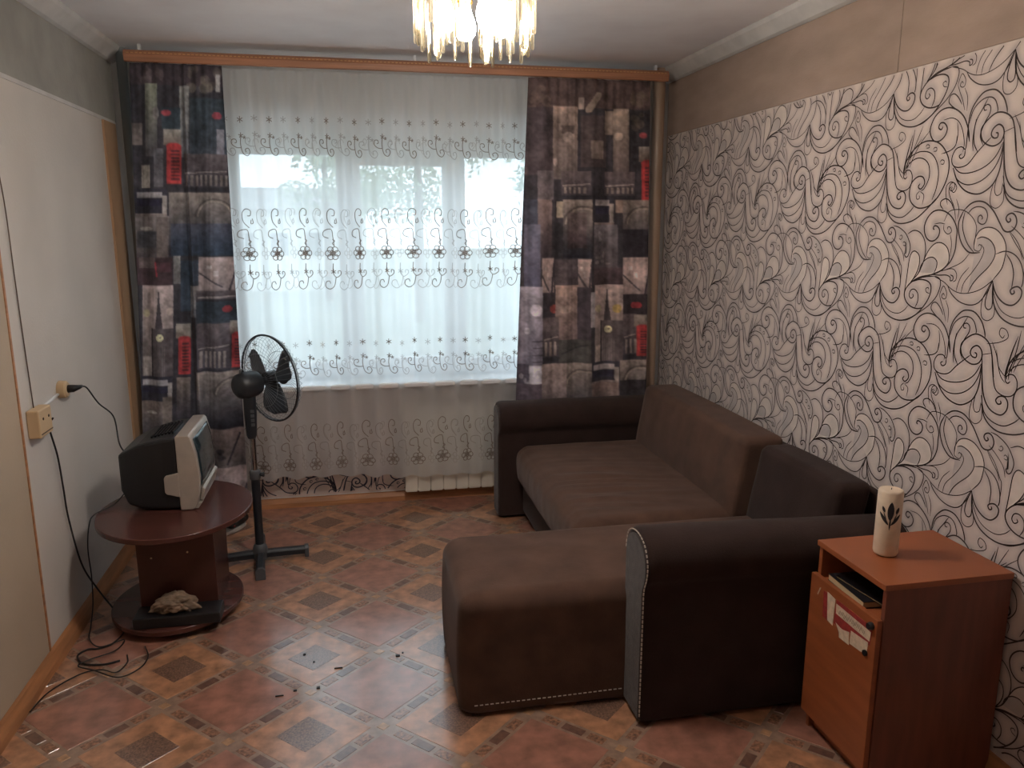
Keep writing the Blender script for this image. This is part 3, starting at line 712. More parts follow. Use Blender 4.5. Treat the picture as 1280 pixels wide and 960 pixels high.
PL = Paint(155, 80, 320, 660)
PL.rect(155, 80, 320, 106, (56, 48, 50)); PL.blot(180, 84, 204, 104, 10, (92, 78, 76), 4); PL.blot(238, 86, 272, 112, 14, (98, 88, 78), 5)
PL.rect(184, 105, 199, 190, (116, 114, 98), (66, 62, 64)); PL.ell(197, 139, 4, 8, (108, 100, 96)); PL.rect(225, 107, 237, 190, (118, 112, 106), (84, 82, 84))
PL.rect(204, 132, 226, 157, (46, 52, 56)); PL.ell(209, 138, 6, 3.5, (122, 56, 60)); PL.rect(238, 120, 284, 200, (50, 56, 60), (62, 66, 72)); PL.ell(271, 140, 6, 4.5, (122, 58, 64)); PL.rect(270, 92, 275, 112, (130, 122, 116)); PL.rect(271, 156, 280, 230, (112, 108, 112), (90, 88, 94))
PL.phone(206, 157, 227, 222); PL.rect(178, 200, 190, 227, (128, 118, 108)); PL.rect(166, 150, 180, 176, (94, 84, 80)); PL.rect(195, 180, 206, 226, (78, 74, 76))
PL.palace(230, 186, 284, 232); PL.bus(170, 228, 210, 262); PL.rect(168, 261, 212, 312, (110, 100, 96), (70, 64, 64)); PL.ell(184, 276, 9, 2.5, (140, 130, 122)); PL.rect(172, 280, 198, 300, (62, 60, 62)); PL.rect(198, 262, 211, 312, (92, 82, 78))
PL.arch(212, 232, 292, 310); PL.rect(214, 270, 292, 310, (66, 66, 74), (42, 50, 60))
PL.rect(166, 312, 216, 347, (58, 46, 48)); PL.rect(174, 312, 196, 325, (84, 72, 70)); PL.line(196, 318, 198, 335, 1, (140, 54, 62)); PL.rect(198, 318, 214, 330, (72, 50, 54))
PL.rect(217, 310, 226, 345, (132, 126, 120), (96, 90, 88)); PL.tower(178, 347, 217, 463, 200); PL.rect(226, 316, 248, 380, (48, 54, 62)); PL.rect(238, 348, 248, 388, (128, 118, 112), (100, 96, 98))
PL.bridge(248, 312, 298, 356); PL.palace(246, 354, 298, 372); PL.rect(246, 368, 300, 396, (46, 52, 58)); PL.ell(284, 378, 6, 4.5, (126, 52, 56))
PL.phone(220, 396, 238, 462); PL.palace(247, 396, 288, 462); PL.phone(287, 394, 302, 456); PL.bus(176, 464, 216, 500); PL.rect(176, 496, 216, 545, (112, 98, 90), (64, 60, 62)); PL.ell(190, 511, 7, 2, (148, 138, 128)); PL.rect(205, 490, 216, 545, (104, 92, 84))
PL.rect(221, 466, 238, 520, (104, 92, 84), (56, 52, 56)); PL.arch(246, 460, 312, 536); PL.rect(166, 545, 320, 560, (40, 40, 46)); PL.rect(240, 537, 316, 590, (116, 100, 94), (86, 78, 76)); PL.line(300, 545, 286, 585, 1.2, (50, 46, 50)); PL.blot(250, 565, 290, 600, 8, (44, 42, 46), 5); PL.bridge(250, 590, 318, 640)
for q in range(5): PL.rect(164+q*8, 545, 170+q*8, 640, (92, 84, 80), (60, 56, 58))

PR = Paint(625, 95, 830, 660)
PR.rect(625, 95, 830, 130, (72, 60, 58)); PR.blot(664, 104, 684, 140, 14, (104, 88, 82), 5); PR.rect(655, 130, 690, 210, (66, 58, 60))
PR.rect(689, 128, 720, 215, (140, 122, 112), (84, 76, 74)); PR.rect(700, 150, 716, 160, (92, 80, 76)); PR.ell(708, 164, 7, 6, (148, 132, 124), .8); PR.rect(721, 117, 728, 131, (132, 118, 110)); PR.line(733, 131, 745, 114, 4, (122, 108, 98)); PR.rect(724, 138, 756, 200, (64, 56, 56))
PR.rect(754, 132, 766, 160, (106, 94, 86)); PR.rect(765, 129, 784, 205, (132, 118, 106), (82, 72, 70)); PR.ell(771, 162, 5, 5, (142, 128, 118)); PR.rect(735, 168, 752, 190, (100, 88, 82)); PR.blot(785, 110, 805, 150, 9, (96, 86, 74), 5); PR.ell(802, 160, 5, 3.5, (118, 58, 60)); PR.phone(797, 174, 814, 240)
PR.palace(700, 205, 735, 240); PR.palace(754, 205, 792, 240); PR.rect(670, 205, 690, 240, (92, 84, 86)); PR.ell(692, 194, 3, 5, (140, 126, 120))
PR.rect(655, 240, 672, 270, (60, 60, 68)); PR.rect(670, 240, 688, 312, (112, 96, 92), (54, 48, 52)); PR.rect(694, 242, 702, 262, (132, 120, 106)); PR.arch(702, 240, 736, 312); PR.rect(707, 256, 730, 300, (96, 84, 82), (62, 52, 54)); PR.bus(738, 236, 766, 272); PR.rect(738, 271, 770, 325, (98, 92, 94), (66, 60, 62)); PR.blot(742, 280, 752, 290, 5, (136, 130, 130), 2.5); PR.blot(742, 308, 760, 322, 6, (128, 118, 114), 2.5); PR.rect(768, 240, 777, 256, (126, 108, 98)); PR.arch(776, 240, 814, 312); PR.rect(776, 276, 814, 312, (44, 40, 44))
PR.rect(655, 270, 673, 348, (84, 82, 92), (66, 64, 76)); PR.bridge(675, 312, 691, 362); PR.rect(692, 314, 720, 348, (74, 66, 68)); PR.bridge(721, 314, 735, 356); PR.rect(738, 325, 776, 348, (62, 52, 54)); PR.bridge(776, 312, 812, 362)
PR.rect(641, 348, 676, 460, (132, 124, 130), (92, 88, 98)); PR.ell(668, 378, 7, 8, (160, 152, 156)); PR.ell(658, 405, 3, 4.5, (148, 142, 146)); PR.rect(676, 356, 697, 388, (52, 48, 52)); PR.ell(692, 377, 7, 6, (122, 62, 58)); PR.rect(693, 347, 721, 418, (148, 126, 116), (96, 82, 80)); PR.ell(705, 378, 10, 5, (152, 134, 124), .7)
PR.palace(676, 388, 697, 446); PR.rect(697, 418, 735, 448, (62, 60, 58)); PR.line(700, 436, 730, 424, .8, (44, 42, 44)); PR.rect(720, 350, 735, 418, (60, 54, 58)); PR.rect(734, 356, 740, 402, (128, 122, 122)); PR.tower(740, 347, 776, 448, 758); PR.ell(769, 378, 5, 6, (152, 130, 84)); PR.rect(776, 360, 812, 390, (48, 42, 44)); PR.ell(793, 374, 7, 4.5, (130, 52, 56)); PR.palace(776, 386, 794, 446); PR.phone(791, 387, 808, 442)
for q in range(4): PR.line(664, 418+q*9, 676, 418+q*9, .6, (62, 58, 64))
PR.rect(640, 448, 660, 500, (66, 62, 70)); PR.rect(660, 450, 675, 474, (156, 152, 156)); PR.blot(650, 462, 662, 476, 4, (156, 150, 152), 3); PR.rect(641, 474, 675, 520, (72, 64, 70)); PR.rect(675, 449, 706, 520, (136, 120, 114), (58, 52, 54)); PR.arch(706, 449, 736, 520); PR.bus(736, 448, 771, 478); PR.rect(736, 477, 771, 520, (104, 88, 82), (64, 56, 56)); PR.arch(772, 447, 812, 520); PR.rect(772, 474, 812, 520, (46, 42, 44)); PR.rect(640, 520, 812, 660, (70, 62, 62), (50, 46, 48))

PL.finish(); PR.finish()
PL.a = PL.a*np.array([.93, 1.0, 1.08]); PR.a = PR.a*np.array([.98, .99, 1.02])
def drape(name, label, P, xa, xb, zt, zb, topy, dz, fold, gathers, seed):
    """P: print; xa/xb: (top,bottom) x of the edges; print row = topy + (zt-z)/dz"""
    rnd = random.Random(seed); nx, nz = 150, 430
    (pa0, pa1), (pb0, pb1) = P.edges
    V = []; C = []
    for j in range(nz+1):
        t = j/nz; z = zt+(zb-zt)*t
        for i in range(nx+1):
            u = i/nx
            x = xa(z)+(xb(z)-xa(z))*u
            amp = .008+.017*min(1, t*3)
            y = 4.34+amp*fold(u, t)+(.004*math.sin(u*gathers) if t < .06 else .004*math.sin(u*gathers)*max(0, 1-(t-.06)/.1))
            V.append((x, y, z)); C.append((pa0+(pb0-pa0)*u, topy+(zt-z)/dz, u))
    Fc = [(j*(nx+1)+i, j*(nx+1)+i+1, (j+1)*(nx+1)+i+1, (j+1)*(nx+1)+i) for j in range(nz) for i in range(nx)]
    c = np.array(C); row = c[:, 1]
    px = (P.el(row))*(1-c[:, 2])+(P.er(row))*c[:, 2]
    colr = P.sample(px, row)/255
    colr = np.where(colr <= .04045, colr/12.92, ((colr+.055)/1.055)**2.4)
    t = thing(name, label, 'curtain', (xa(zt), 4.35, zt))
    o = obj('fabric', (V, Fc), M['curtain'], t, smooth=True)
    at = o.data.color_attributes.new('print', 'FLOAT_COLOR', 'POINT'); at.data.foreach_set('color', np.concatenate([colr, np.ones((len(colr), 1))], 1).astype(np.float32).ravel())
    for k in range(9):
        xx = xa(zt)+(xb(zt)-xa(zt))*(k+.5)/9; bm = NB(); box(bm, (xx-.004, 4.372, zt-.02), (xx+.004, 4.38, zt+.033)); obj('curtain_hook', bm, M['white'], t)
    return t
PL.el = lambda r: 165+(r-90)*13/440; PL.er = lambda r: 278+(r-90)*27/440; PL.edges = ((165, 178), (278, 305))
PR.el = lambda r: 659-(r-100)*14/395; PR.er = lambda r: 811-(r-100)*6/395; PR.edges = ((659, 645), (811, 805))
def fl(u, t):
    return .55*math.sin(u*21+.5)+.55*math.sin(u*13+1.0)-1.5*math.exp(-((u-.585)/.035)**2)+.7*math.exp(-((u-.52)/.04)**2)-.8*math.exp(-((u-.31)/.04)**2)*(1-t)
def fr(u, t):
    return .6*math.sin(u*29+.8)+.5*math.sin(u*17+2)-1.0*math.exp(-((u-.52)/.03)**2)-.6*math.exp(-((u-.24)/.03)**2)
drape('patterned_curtain', 'dark satin curtain printed with city photographs, left of the window beside the fan', PL,
      lambda z: -1.035-(2.40-z)*.056, lambda z: -.606-(2.40-z)*.009, 2.405, .05, 81.5, .00408, fl, 60, 1)
drape('patterned_curtain', 'dark satin curtain printed with city photographs, right of the window behind the sofa arm', PR,
      lambda z: .958-(2.40-z)*.036, lambda z: 1.645+(2.40-z)*.02, 2.405, .05, 95.5, .00443, fr, 80, 2)

# ------------------------------------------------------------------ chandelier
cx, cy = .355, 2.30
ch = thing('chandelier', 'lit brass chandelier with hanging glass rods and bare bulbs below the ceiling', 'chandelier', (cx, cy, 2.5))
bm = NB(); lathe(bm, [(.065, 2.5), (.06, 2.47), (.02, 2.455), (.012, 2.45), (.012, 2.40), (.03, 2.39), (.03, 2.36), (.01, 2.34)], 28, (cx, cy, 0)); obj('canopy', bm, M['brass'], ch, auto=50)
bm = NB()
tube(bm, [(cx+.165*math.cos(a), cy+.165*math.sin(a), 2.345) for a in np.linspace(0, 2*PI, 48, endpoint=False)], .006, 8, closed=True)
tube(bm, [(cx+.105*math.cos(a), cy+.105*math.sin(a), 2.325) for a in np.linspace(0, 2*PI, 40, endpoint=False)], .005, 8, closed=True)
for k in range(4):
    a = k*PI/2+.3; tube(bm, [(cx, cy, 2.37), (cx+.105*math.cos(a), cy+.105*math.sin(a), 2.325), (cx+.165*math.cos(a), cy+.165*math.sin(a), 2.345)], .005, 8)
obj('brass_frame', bm, M['brass'], ch, smooth=True)
def rod(a, r, z0, z1, rad):
    bm = NB(); lathe(bm, [(rad*.5, z0), (rad, z0+.004), (rad, z1)], 8, (cx+r*math.cos(a), cy+r*math.sin(a), 0)); obj('glass_rod', bm, M['crystal'], ch, smooth=True)
rnd = random.Random(4)
for k in range(30):
    a = 2*PI*k/30+.05; lo = 2.115-.012*((k*7) % 3) if k % 5 < 3 else 2.15
    rod(a, .165, lo, 2.343, .0055)
for k in range(14):
    a = 2*PI*k/14+.2; rod(a, .105, 2.082+.014*(k % 3), 2.323, .005)
for k, a in enumerate((3.35, 4.15, 4.75, 5.6, .25, 1.2, 2.2)):      # broad curved glass plates with rounded ends
    bm = NB(); r = .148; z0 = 2.105-.01*(k % 2); zt = 2.34; rows = []
    for q in range(9):
        u = (q-4)/4; aa = a+u*.105; rr = r+.006*u*u; zb = z0+.022*u*u
        rows.append([bm.verts.new((cx+(rr+d)*math.cos(aa), cy+(rr+d)*math.sin(aa), z)) for d, z in ((0, zb), (0, zt), (.004, zt), (.004, zb))])
    for p, q in zip(rows, rows[1:]):
        for s in range(4): bm.faces.new((p[s], p[(s+1) % 4], q[(s+1) % 4], q[s]))
    bm.faces.new(rows[0]); bm.faces.new(rows[-1][::-1]); obj('glass_plate', bm, M['crystal'], ch, smooth=False)
for a in (185, 285, 15, 100):
    a = math.radians(a); x, y = cx+.085*math.cos(a), cy+.085*math.sin(a)
    bm = NB(); lathe(bm, [(.018, 2.245), (.022, 2.25), (.022, 2.30), (.012, 2.325)], 16, (x, y, 0)); so = obj('bulb_socket', bm, M['brass'], ch, auto=50)
    bm = NB(); lathe(bm, [(.004, 2.148), (.018, 2.152), (.028, 2.166), (.031, 2.183), (.028, 2.20), (.018, 2.225), (.013, 2.2449)], 18, (x, y, 0)); obj('bulb', bm, M['bulb'], so, smooth=True)

# ------------------------------------------------------------------ standing fan
fx, fy = -.507, 3.80
fan = thing('standing_fan', 'dark standing pedestal fan with round wire guard between the curtain and the table', 'fan', (fx, fy, 0))
ra = math.radians(6)
for k in range(4):
    a = ra+k*PI/2; d = Vector((math.cos(a), math.sin(a), 0)); n = Vector((-d.y, d.x, 0)); L = .215
    bm = NB(); prism(bm, [(-.021, .022), (.021, .022), (.021, .045), (.012, .058), (-.012, .058), (-.021, .045)], lambda p, z, t: Vector((fx, fy, z-.004*(t > .1)))+n*p+d*t, .02, L); leg = obj('foot_bar', bm, M['fan'], fan, bev=.003)
    bm = NB(); prism(bm, [(-.023, 0), (.023, 0), (.023, .046), (.012, .06), (-.012, .06), (-.023, .046)], lambda p, z, t: Vector((fx, fy, z))+n*p+d*t, L-.004, L+.016); obj('end_cap', bm, M['greyplastic'], leg, bev=.003)
bm = NB(); lathe(bm, [(.034, .014), (.036, .02), (.036, .066), (.030, .085), (.022, .092)], 24, (fx, fy, 0)); obj('base_collar', bm, M['greyplastic'], fan, auto=40)
bm = NB(); lathe(bm, [(.0205, .08), (.0205, .432)], 20, (fx, fy, 0)); obj('lower_pole', bm, M['fan'], fan, auto=40)
bm = NB(); lathe(bm, [(.024, .425), (.026, .432), (.026, .462), (.020, .47)], 20, (fx, fy, 0)); cl = obj('height_collar', bm, M['greyplastic'], fan, auto=40)
bm = NB(); tube(bm, [(fx+.02, fy-.005, .447), (fx+.042, fy-.01, .447)], [.007, .012], 10); obj('clamp_knob', bm, M['fan'], cl, smooth=True)
bm = NB(); lathe(bm, [(.0145, .46), (.0145, .64)], 18, (fx, fy, 0)); obj('chrome_pole', bm, M['chrome'], fan, auto=40)
bm = cushion((fx-.030, fy-.028, .625), (fx+.026, fy+.028, .855), .02, 10, lambda p, t: Vector((p.x*(1-.18*max(0, -t.z)), p.y*(1-.18*max(0, -t.z)), p.z))); cb = obj('control_box', bm, M['fan'], fan, smooth=True)
bm = NB()
for k in range(4): boxc(bm, (fx+.01, fy-.029, .70+k*.022), (.016, .006, .014))
obj('speed_buttons', bm, M['greyplastic'], cb)
na = math.radians(42); nv = Vector((math.cos(na)*math.cos(.06), math.sin(na)*math.cos(.06), math.sin(.06))).normalized()
hc = Vector((fx, fy, .895)); gc = hc+nv*.115
u_, v_, _ = nv.cross(Vector((0, 0, 1))).normalized(), None, None; v_ = u_.cross(nv)
bm = NB(); lathe(bm, [(.012, -.085), (.042, -.08), (.058, -.066), (.063, -.04), (.063, .01), (.054, .035), (.02, .05), (.012, .112)], 24, hc+nv*.012-Vector((0, 0, .004)), tuple(nv)); mo = obj('motor_housing', bm, M['fan'], fan, auto=40)
bm = NB(); tube(bm, [hc-nv*.04+Vector((0, 0, .056)), hc-nv*.04+Vector((0, 0, .078))], .007, 10); obj('oscillation_knob', bm, M['greyplastic'], mo, smooth=True)
bm = NB(); tube(bm, [(fx, fy, .83), (fx, fy, .87)], .022, 14); obj('neck', bm, M['fan'], fan, smooth=False)
R = .212
def gp(r, a, d): return gc+u_*r*math.cos(a)+v_*r*math.sin(a)+nv*d
bm = NB(); tube(bm, [gp(R, a, 0) for a in np.linspace(0, 2*PI, 60, endpoint=False)], .0048, 8, closed=True); rg = obj('rear_guard', bm, M['fan'], fan, smooth=True)
bm = NB()
for k in range(48):
    a = 2*PI*k/48; tube(bm, [gp(.05, a, -.055), gp(.13, a, -.05), gp(.19, a, -.03), gp(R, a, 0)], .0009, 4, cap=False)
tube(bm, [gp(.13, a, -.05) for a in np.linspace(0, 2*PI, 40, endpoint=False)], .0012, 4, closed=True)
obj('guard_wires', bm, M['wire'], rg, kind='stuff')
bm = NB(); tube(bm, [gp(R-.002, a, .012) for a in np.linspace(0, 2*PI, 60, endpoint=False)], .0026, 6, closed=True); fg = obj('front_guard', bm, M['wire'], fan, smooth=True)
bm = NB()
for k in range(48):
    a = 2*PI*(k+.5)/48; tube(bm, [gp(.045, a, .078), gp(.13, a, .07), gp(.19, a, .045), gp(R-.002, a, .012)], .0009, 4, cap=False)
tube(bm, [gp(.12, a, .071) for a in np.linspace(0, 2*PI, 40, endpoint=False)], .0012, 4, closed=True)
obj('guard_wires', bm, M['wire'], fg, kind='stuff')
bm = NB(); lathe(bm, [(.046, .074), (.046, .08), (.03, .086)], 24, gc, tuple(nv)); obj('badge_disc', bm, M['fan'], fg, auto=40)
bm = NB(); lathe(bm, [(.034, -.02), (.036, .0), (.036, .03), (.026, .045)], 24, gc, tuple(nv)); hub = obj('hub', bm, M['fan'], fan, auto=40)
for k in range(3):
    a0 = math.radians(-92+120*k); V = []; Fc = []; nr, nw = 12, 8
    for i in range(nr+1):
        t = i/nr; r = .03+.152*t; hw = (.022+.052*math.sin(min(1, t*1.15)*PI*.56))*(1 if t < .8 else math.sqrt(max(0.0, 1-((t-.8)/.2)**2))*.98+.02)
        for j in range(nw+1):
            s = (j/nw*2-1); off = s*hw+.012*t; x = r; z = .012+s*.022*(1-.4*t)+.006*s*s
            d = Vector((math.cos(a0), math.sin(a0))); nn = Vector((-d.y, d.x)); q = d*x+nn*off
            V.append(tuple(gc+u_*q.x+v_*q.y+nv*z))
    for i in range(nr):
        for j in range(nw): b = i*(nw+1)+j; Fc.append((b, b+1, b+nw+2, b+nw+1))
    o = obj('fan_blade', (V, Fc), M['blade'], hub, smooth=True); md = o.modifiers.new('thick', 'SOLIDIFY'); md.thickness = .0022

# ------------------------------------------------------------------ round television table
tx, ty = -.775, 3.365
tb = thing('tv_table', 'dark mahogany low table with round top and base, holding the television', 'table', (tx, ty, 0))
def disc(rx, ry, z0, z1, m_, nm, par, c=None):
    c = c or (tx, ty); bm = NB()
    ol = [(c[0]+rx*math.cos(a), c[1]+ry*math.sin(a)) for a in np.linspace(0, 2*PI, 64, endpoint=False)]
    prism(bm, ol, lambda a, b, d: (a, b, d), z0, z1); return obj(nm, bm, M[m_], par, bev=.003, auto=40)
disc(.305, .36, .438, .46, 'mahogany', 'tabletop', tb)
bt = disc(.262, .30, .03, .052, 'mahogany', 'base_disc', tb, (tx-.02, ty-.005))
for k in range(5):
    a = 2*PI*k/5-PI/2; bm = NB(); lathe(bm, [(.02, 0.001), (.024, .006), (.02, .03)], 14, (tx-.02+.19*math.cos(a), ty+.21*math.sin(a), 0)); obj('foot', bm, M['black'], bt)
for nm, a, b in (('front_board', (tx-.135, ty-.15, .052), (tx+.165, ty-.132, .438)), ('rear_board', (tx-.135, ty+.132, .052), (tx+.165, ty+.15, .438)), ('side_board', (tx-.135, ty-.1315, .052), (tx-.117, ty+.1315, .438)), ('side_board', (tx+.147, ty-.1315, .052), (tx+.165, ty+.1315, .438))):
    bm = NB(); box(bm, a, b); obj(nm, bm, M['mahogany'], tb, bev=.001)
for x, z in ((-.08, .30), (.06, .315)):
    bm = NB(); lathe(bm, [(.004, 0), (.004, .0015)], 10, (tx+x, ty-.15, z), (0, -1, 0)); obj('screw_cap', bm, M['ivory'], tb)
# black box and crumpled cloth on the base
bm = NB(); box(bm, (-.915, 3.09, .053), (-.585, 3.205, .098)); pb = obj('set_top_box', bm, M['black'], bev=.004); tag(pb, 'flat black box lying on the base of the mahogany table', 'box')
bm = NB(); bmesh.ops.create_icosphere(bm, subdivisions=5, radius=1)
from mathutils import noise
for v in bm.verts:
    p = v.co.copy(); n = noise.noise(p*1.7+Vector((3, 1, 2)))*.40+noise.noise(p*4.1)*.22+noise.noise(p*9)*.09
    p *= 1+n; v.co = Vector((-.765+p.x*.078, 3.145+p.y*.048, .132+p.z*.040-.014*p.x*p.x))
    v.co.z = max(v.co.z, .0985)
cl = obj('crumpled_cloth', bm, M['bag'], smooth=True); tag(cl, 'crumpled beige cloth on the black box under the table', 'cloth')

# ------------------------------------------------------------------ television
tvx0, tvx1, tvy0, tvy1, tvz = -.985, -0.687, 3.31, 3.685, .461
tv = thing('television', 'bulky silver and black tube television standing on the dark round table', 'television', (-.80, 3.5, tvz))
bm = NB()
def trap(x, y0, y1, z0, z1): return [(x, y0, z0), (x, y1, z0), (x, y1, z1), (x, y0, z1)]
secs = [trap(-.748, 3.314, 3.681, .467, .772), trap(-.80, 3.318, 3.677, .467, .768), trap(-.90, 3.335, 3.66, .468, .745), trap(-.955, 3.348, 3.648, .485, .715), trap(-.985, 3.36, 3.636, .55, .70)]
rows = [[bm.verts.new(p) for p in s] for s in secs]
for a, b in zip(rows, rows[1:]):
    for k in range(4): bm.faces.new((a[k], a[(k+1) % 4], b[(k+1) % 4], b[k]))
bm.faces.new(rows[0]); bm.faces.new(rows[-1][::-1]); shell = obj('rear_shell', bm, M['black'], tv, bev=.012)
bm = NB()
for k in range(7): box(bm, (-.86+k*.014, 3.40, .752+k*.003), (-.853+k*.014, 3.60, .763+k*.003))
obj('vent_ribs', bm, M['blackgloss'], shell)
# silver front: profile in x-z with a bowed face
bm = NB(); ol = [(-.748, .461), (-0.697, .461), (-0.682, .475), (-0.667, .53), (-0.662, .60), (-0.670, .70), (-0.686, .772), (-0.694, .782), (-.74, .782), (-.748, .777)]
prism(bm, ol, lambda a, b, d: (a, d, b), tvy0, tvy1); fr_ = obj('front_bezel', bm, M['silver'], tv, bev=.008, auto=40)
for y in (tvy0-.004, tvy1-.002):
    bm = NB(); prism(bm, [(-.744, .52), (-.744, .625), (-.795, .615), (-.802, .605), (-.802, .545), (-.795, .535)], lambda a, b, d: (a, d, b), y, y+.012); obj('speaker_tab', bm, M['silver'], fr_, bev=.003)
V = []; Fc = []; ns = 14
for i in range(ns+1):
    z = .555+.205*i/ns
    for j in range(ns+1):
        y = tvy0+.028+(tvy1-tvy0-.056)*j/ns; xb = np.interp(z, [.53, .60, .70, .772], [-0.667, -0.662, -0.670, -0.686]); s = (2*i/ns-1)**2+(2*j/ns-1)**2
        V.append((float(xb)+.0075-.003*s, y, z))
for i in range(ns):
    for j in range(ns): b = i*(ns+1)+j; Fc.append((b, b+1, b+ns+2, b+ns+1))
sc_ = obj('screen', (V, Fc), M['screen'], tv, smooth=True); md = sc_.modifiers.new('thick', 'SOLIDIFY'); md.thickness = .01; md.offset = -1
bm = NB(); prism(bm, [(-0.674, .495), (-0.662, .548), (-0.650, .540), (-0.662, .490)], lambda a, b, d: (a, d, b), tvy0+.03, tvy1-.03); obj('control_flap', bm, M['silver'], fr_, bev=.003)
bm = NB(); prism(bm, [(-0.697, .461), (-0.677, .487), (-0.662, .487), (-0.680, .461)], lambda a, b, d: (a, d, b), tvy0+.012, tvy1-.012); obj('lower_lip', bm, M['silver'], fr_, bev=.003)

# ------------------------------------------------------------------ sockets and cables on the left wall
sk = thing('socket_box', 'square ivory twin-hole socket box low on the left wall', 'socket', (XL, 3.10, .92))
bm = NB(); box(bm, (XL+.0015, 3.015, .872), (XL+.045, 3.135, .975)); sb = obj('housing', bm, M['ivory'], sk, bev=.005)
for y in (3.052, 3.105):
    bm = NB(); lathe(bm, [(.0055, 0), (.0055, .001)], 10, (XL+.045, y, .938), (1, 0, 0)); obj('socket_hole', bm, M['dark'], sb)

bm = NB(); box(bm, (XL+.0455, 3.02, .884), (XL+.0465, 3.13, .888)); obj('lid_gap', bm, M['cablebrown'], sb)
so2 = thing('wall_socket', 'round ivory wall socket with a black plug, nearer the curtain', 'socket', (XL, 3.36, .99))
bm = NB(); lathe(bm, [(.034, .0015), (.036, .005), (.034, .028), (.027, .034)], 24, (XL, 3.36, .985), (1, 0, 0)); obj('housing', bm, M['ivory'], so2, auto=40)
bm = NB(); tube(bm, [(XL+.03, 3.362, .986), (XL+.052, 3.366, .986), (XL+.066, 3.39, .986), (XL+.066, 3.42, .984)], [.016, .015, .009, .006], 12); obj('plug', bm, M['cable'], so2, smooth=True)
bm = NB(); tube(bm, [(XL+.006, 3.13, .955), (XL+.006, 3.33, .972)], .006, 8); o = obj('cable_duct', bm, M['white'], smooth=True); tag(o, 'short white cable duct on the wall between the two sockets', 'cable duct')
def cable(lab, pts, r=.0032, m_='cable', n=8):
    bm = NB(); P = [tuple(p) for p in spline(pts, n)]; tube(bm, P, r, 7); o = obj('cable', bm, M[m_], smooth=True); tag(o, lab, 'cable'); return o
cable('black power cable sagging from the round wall socket to the back of the television', [(XL+.066, 3.42, .984), (XL+.07, 3.47, .965), (XL+.08, 3.56, .88), (XL+.11, 3.64, .80), (-1.03, 3.56, .70), (-.99, 3.50, .665)])
cable('thick black cable drooping from the ivory socket box to the floor', [(XL+.05, 3.128, .922), (XL+.02, 3.165, .88), (XL+.015, 3.225, .75), (XL+.013, 3.25, .61), (XL+.013, 3.268, .47), (XL+.02, 3.33, .25), (XL+.06, 3.36, .12), (-1.05, 3.335, .03), (-1.0, 3.28, .006), (-.975, 3.179, .006), (-.996, 3.089, .006), (-1.04, 3.06, .006), (-1.076, 3.062, .006), (-1.10, 3.02, .006), (-1.06, 2.955, .006), (-.985, 2.935, .006), (-.93, 2.95, .007)], .0036)
cable('thin black cable hanging off the table edge to coils on the floor', [(-.985, 3.42, .52), (-1.03, 3.40, .475), (-1.085, 3.33, .462), (-1.10, 3.30, .43), (-1.115, 3.30, .33), (-1.12, 3.32, .20), (-1.13, 3.33, .07), (-1.12, 3.25, .0125), (-1.09, 3.13, .0125), (-1.03, 3.06, .0125), (-.955, 3.10, .0125), (-.965, 3.02, .0125), (-1.04, 2.97, .0125), (-1.07, 2.93, .0125), (-1.0, 2.885, .0125), (-.90, 2.82, .0125), (-.84, 2.87, .0125), (-.83, 2.95, .0125), (-.86, 3.03, .0125)], .0026)
cable('thin black wire end lying from the baseboard across the floor tiles to the cable coils', [(-1.137, 2.66, .01), (-1.12, 2.78, .006), (-1.05, 2.88, .006), (-.98, 2.89, .0105), (-.92, 2.86, .0105), (-.90, 2.93, .006), (-.915, 2.99, .006)], .0024)
cable('thin brown aerial wire running down the left wall to the socket box', [(XL+.008, 2.90, 2.43), (XL+.009, 2.96, 2.16), (XL+.009, 3.0, 1.95), (XL+.0095, 3.043, 1.71), (XL+.007, 3.058, 1.44), (XL+.006, 3.07, 1.2), (XL+.008, 3.077, .974)], .0022, 'cablebrown')

# shoe by the curtain
sh = thing('slipper', 'dark slipper with pale sole and red trim on the floor behind the table', 'slipper', (-.70, 4.24, 0))
def shoe(z0, z1, k, m_, nm, hl=0.0):
    bm = NB(); ol = []
    for a in np.linspace(0, 2*PI, 28, endpoint=False):
        t = math.cos(a); wv = math.sin(a)*(.042+.008*t); ol.append((.125*t*k, wv*k))
    prism(bm, ol, lambda a, b, d: (-.72+a*.55-b*.83, 4.22+a*.83+b*.55, d), z0, z1); return obj(nm, bm, M[m_], sh, bev=.004, auto=50)
shoe(.001, .022, 1.0, 'rubber', 'sole')
bm = cushion((-.125, -.046, 0), (.02, .046, .06), .025, 8, lambda p, t: Vector((p.x, p.y, p.z*(1-.25*max(0, -t.x)))))
for v in bm.verts: a, b, z = v.co; v.co = (-.72-a*.55-b*.83*1, 4.22-a*.83+b*.55, z+.022)
up = obj('upper', bm, M['black'], sh, smooth=True)
bm = NB(); tube(bm, [(-.72+a*.55-b*.83, 4.22+a*.83+b*.55, .084-.05*abs(b/.045)**2) for a, b in [(.0, -.045+.09*q/10) for q in range(11)]], .006, 8); obj('red_trim', bm, M['red'], up, smooth=True)

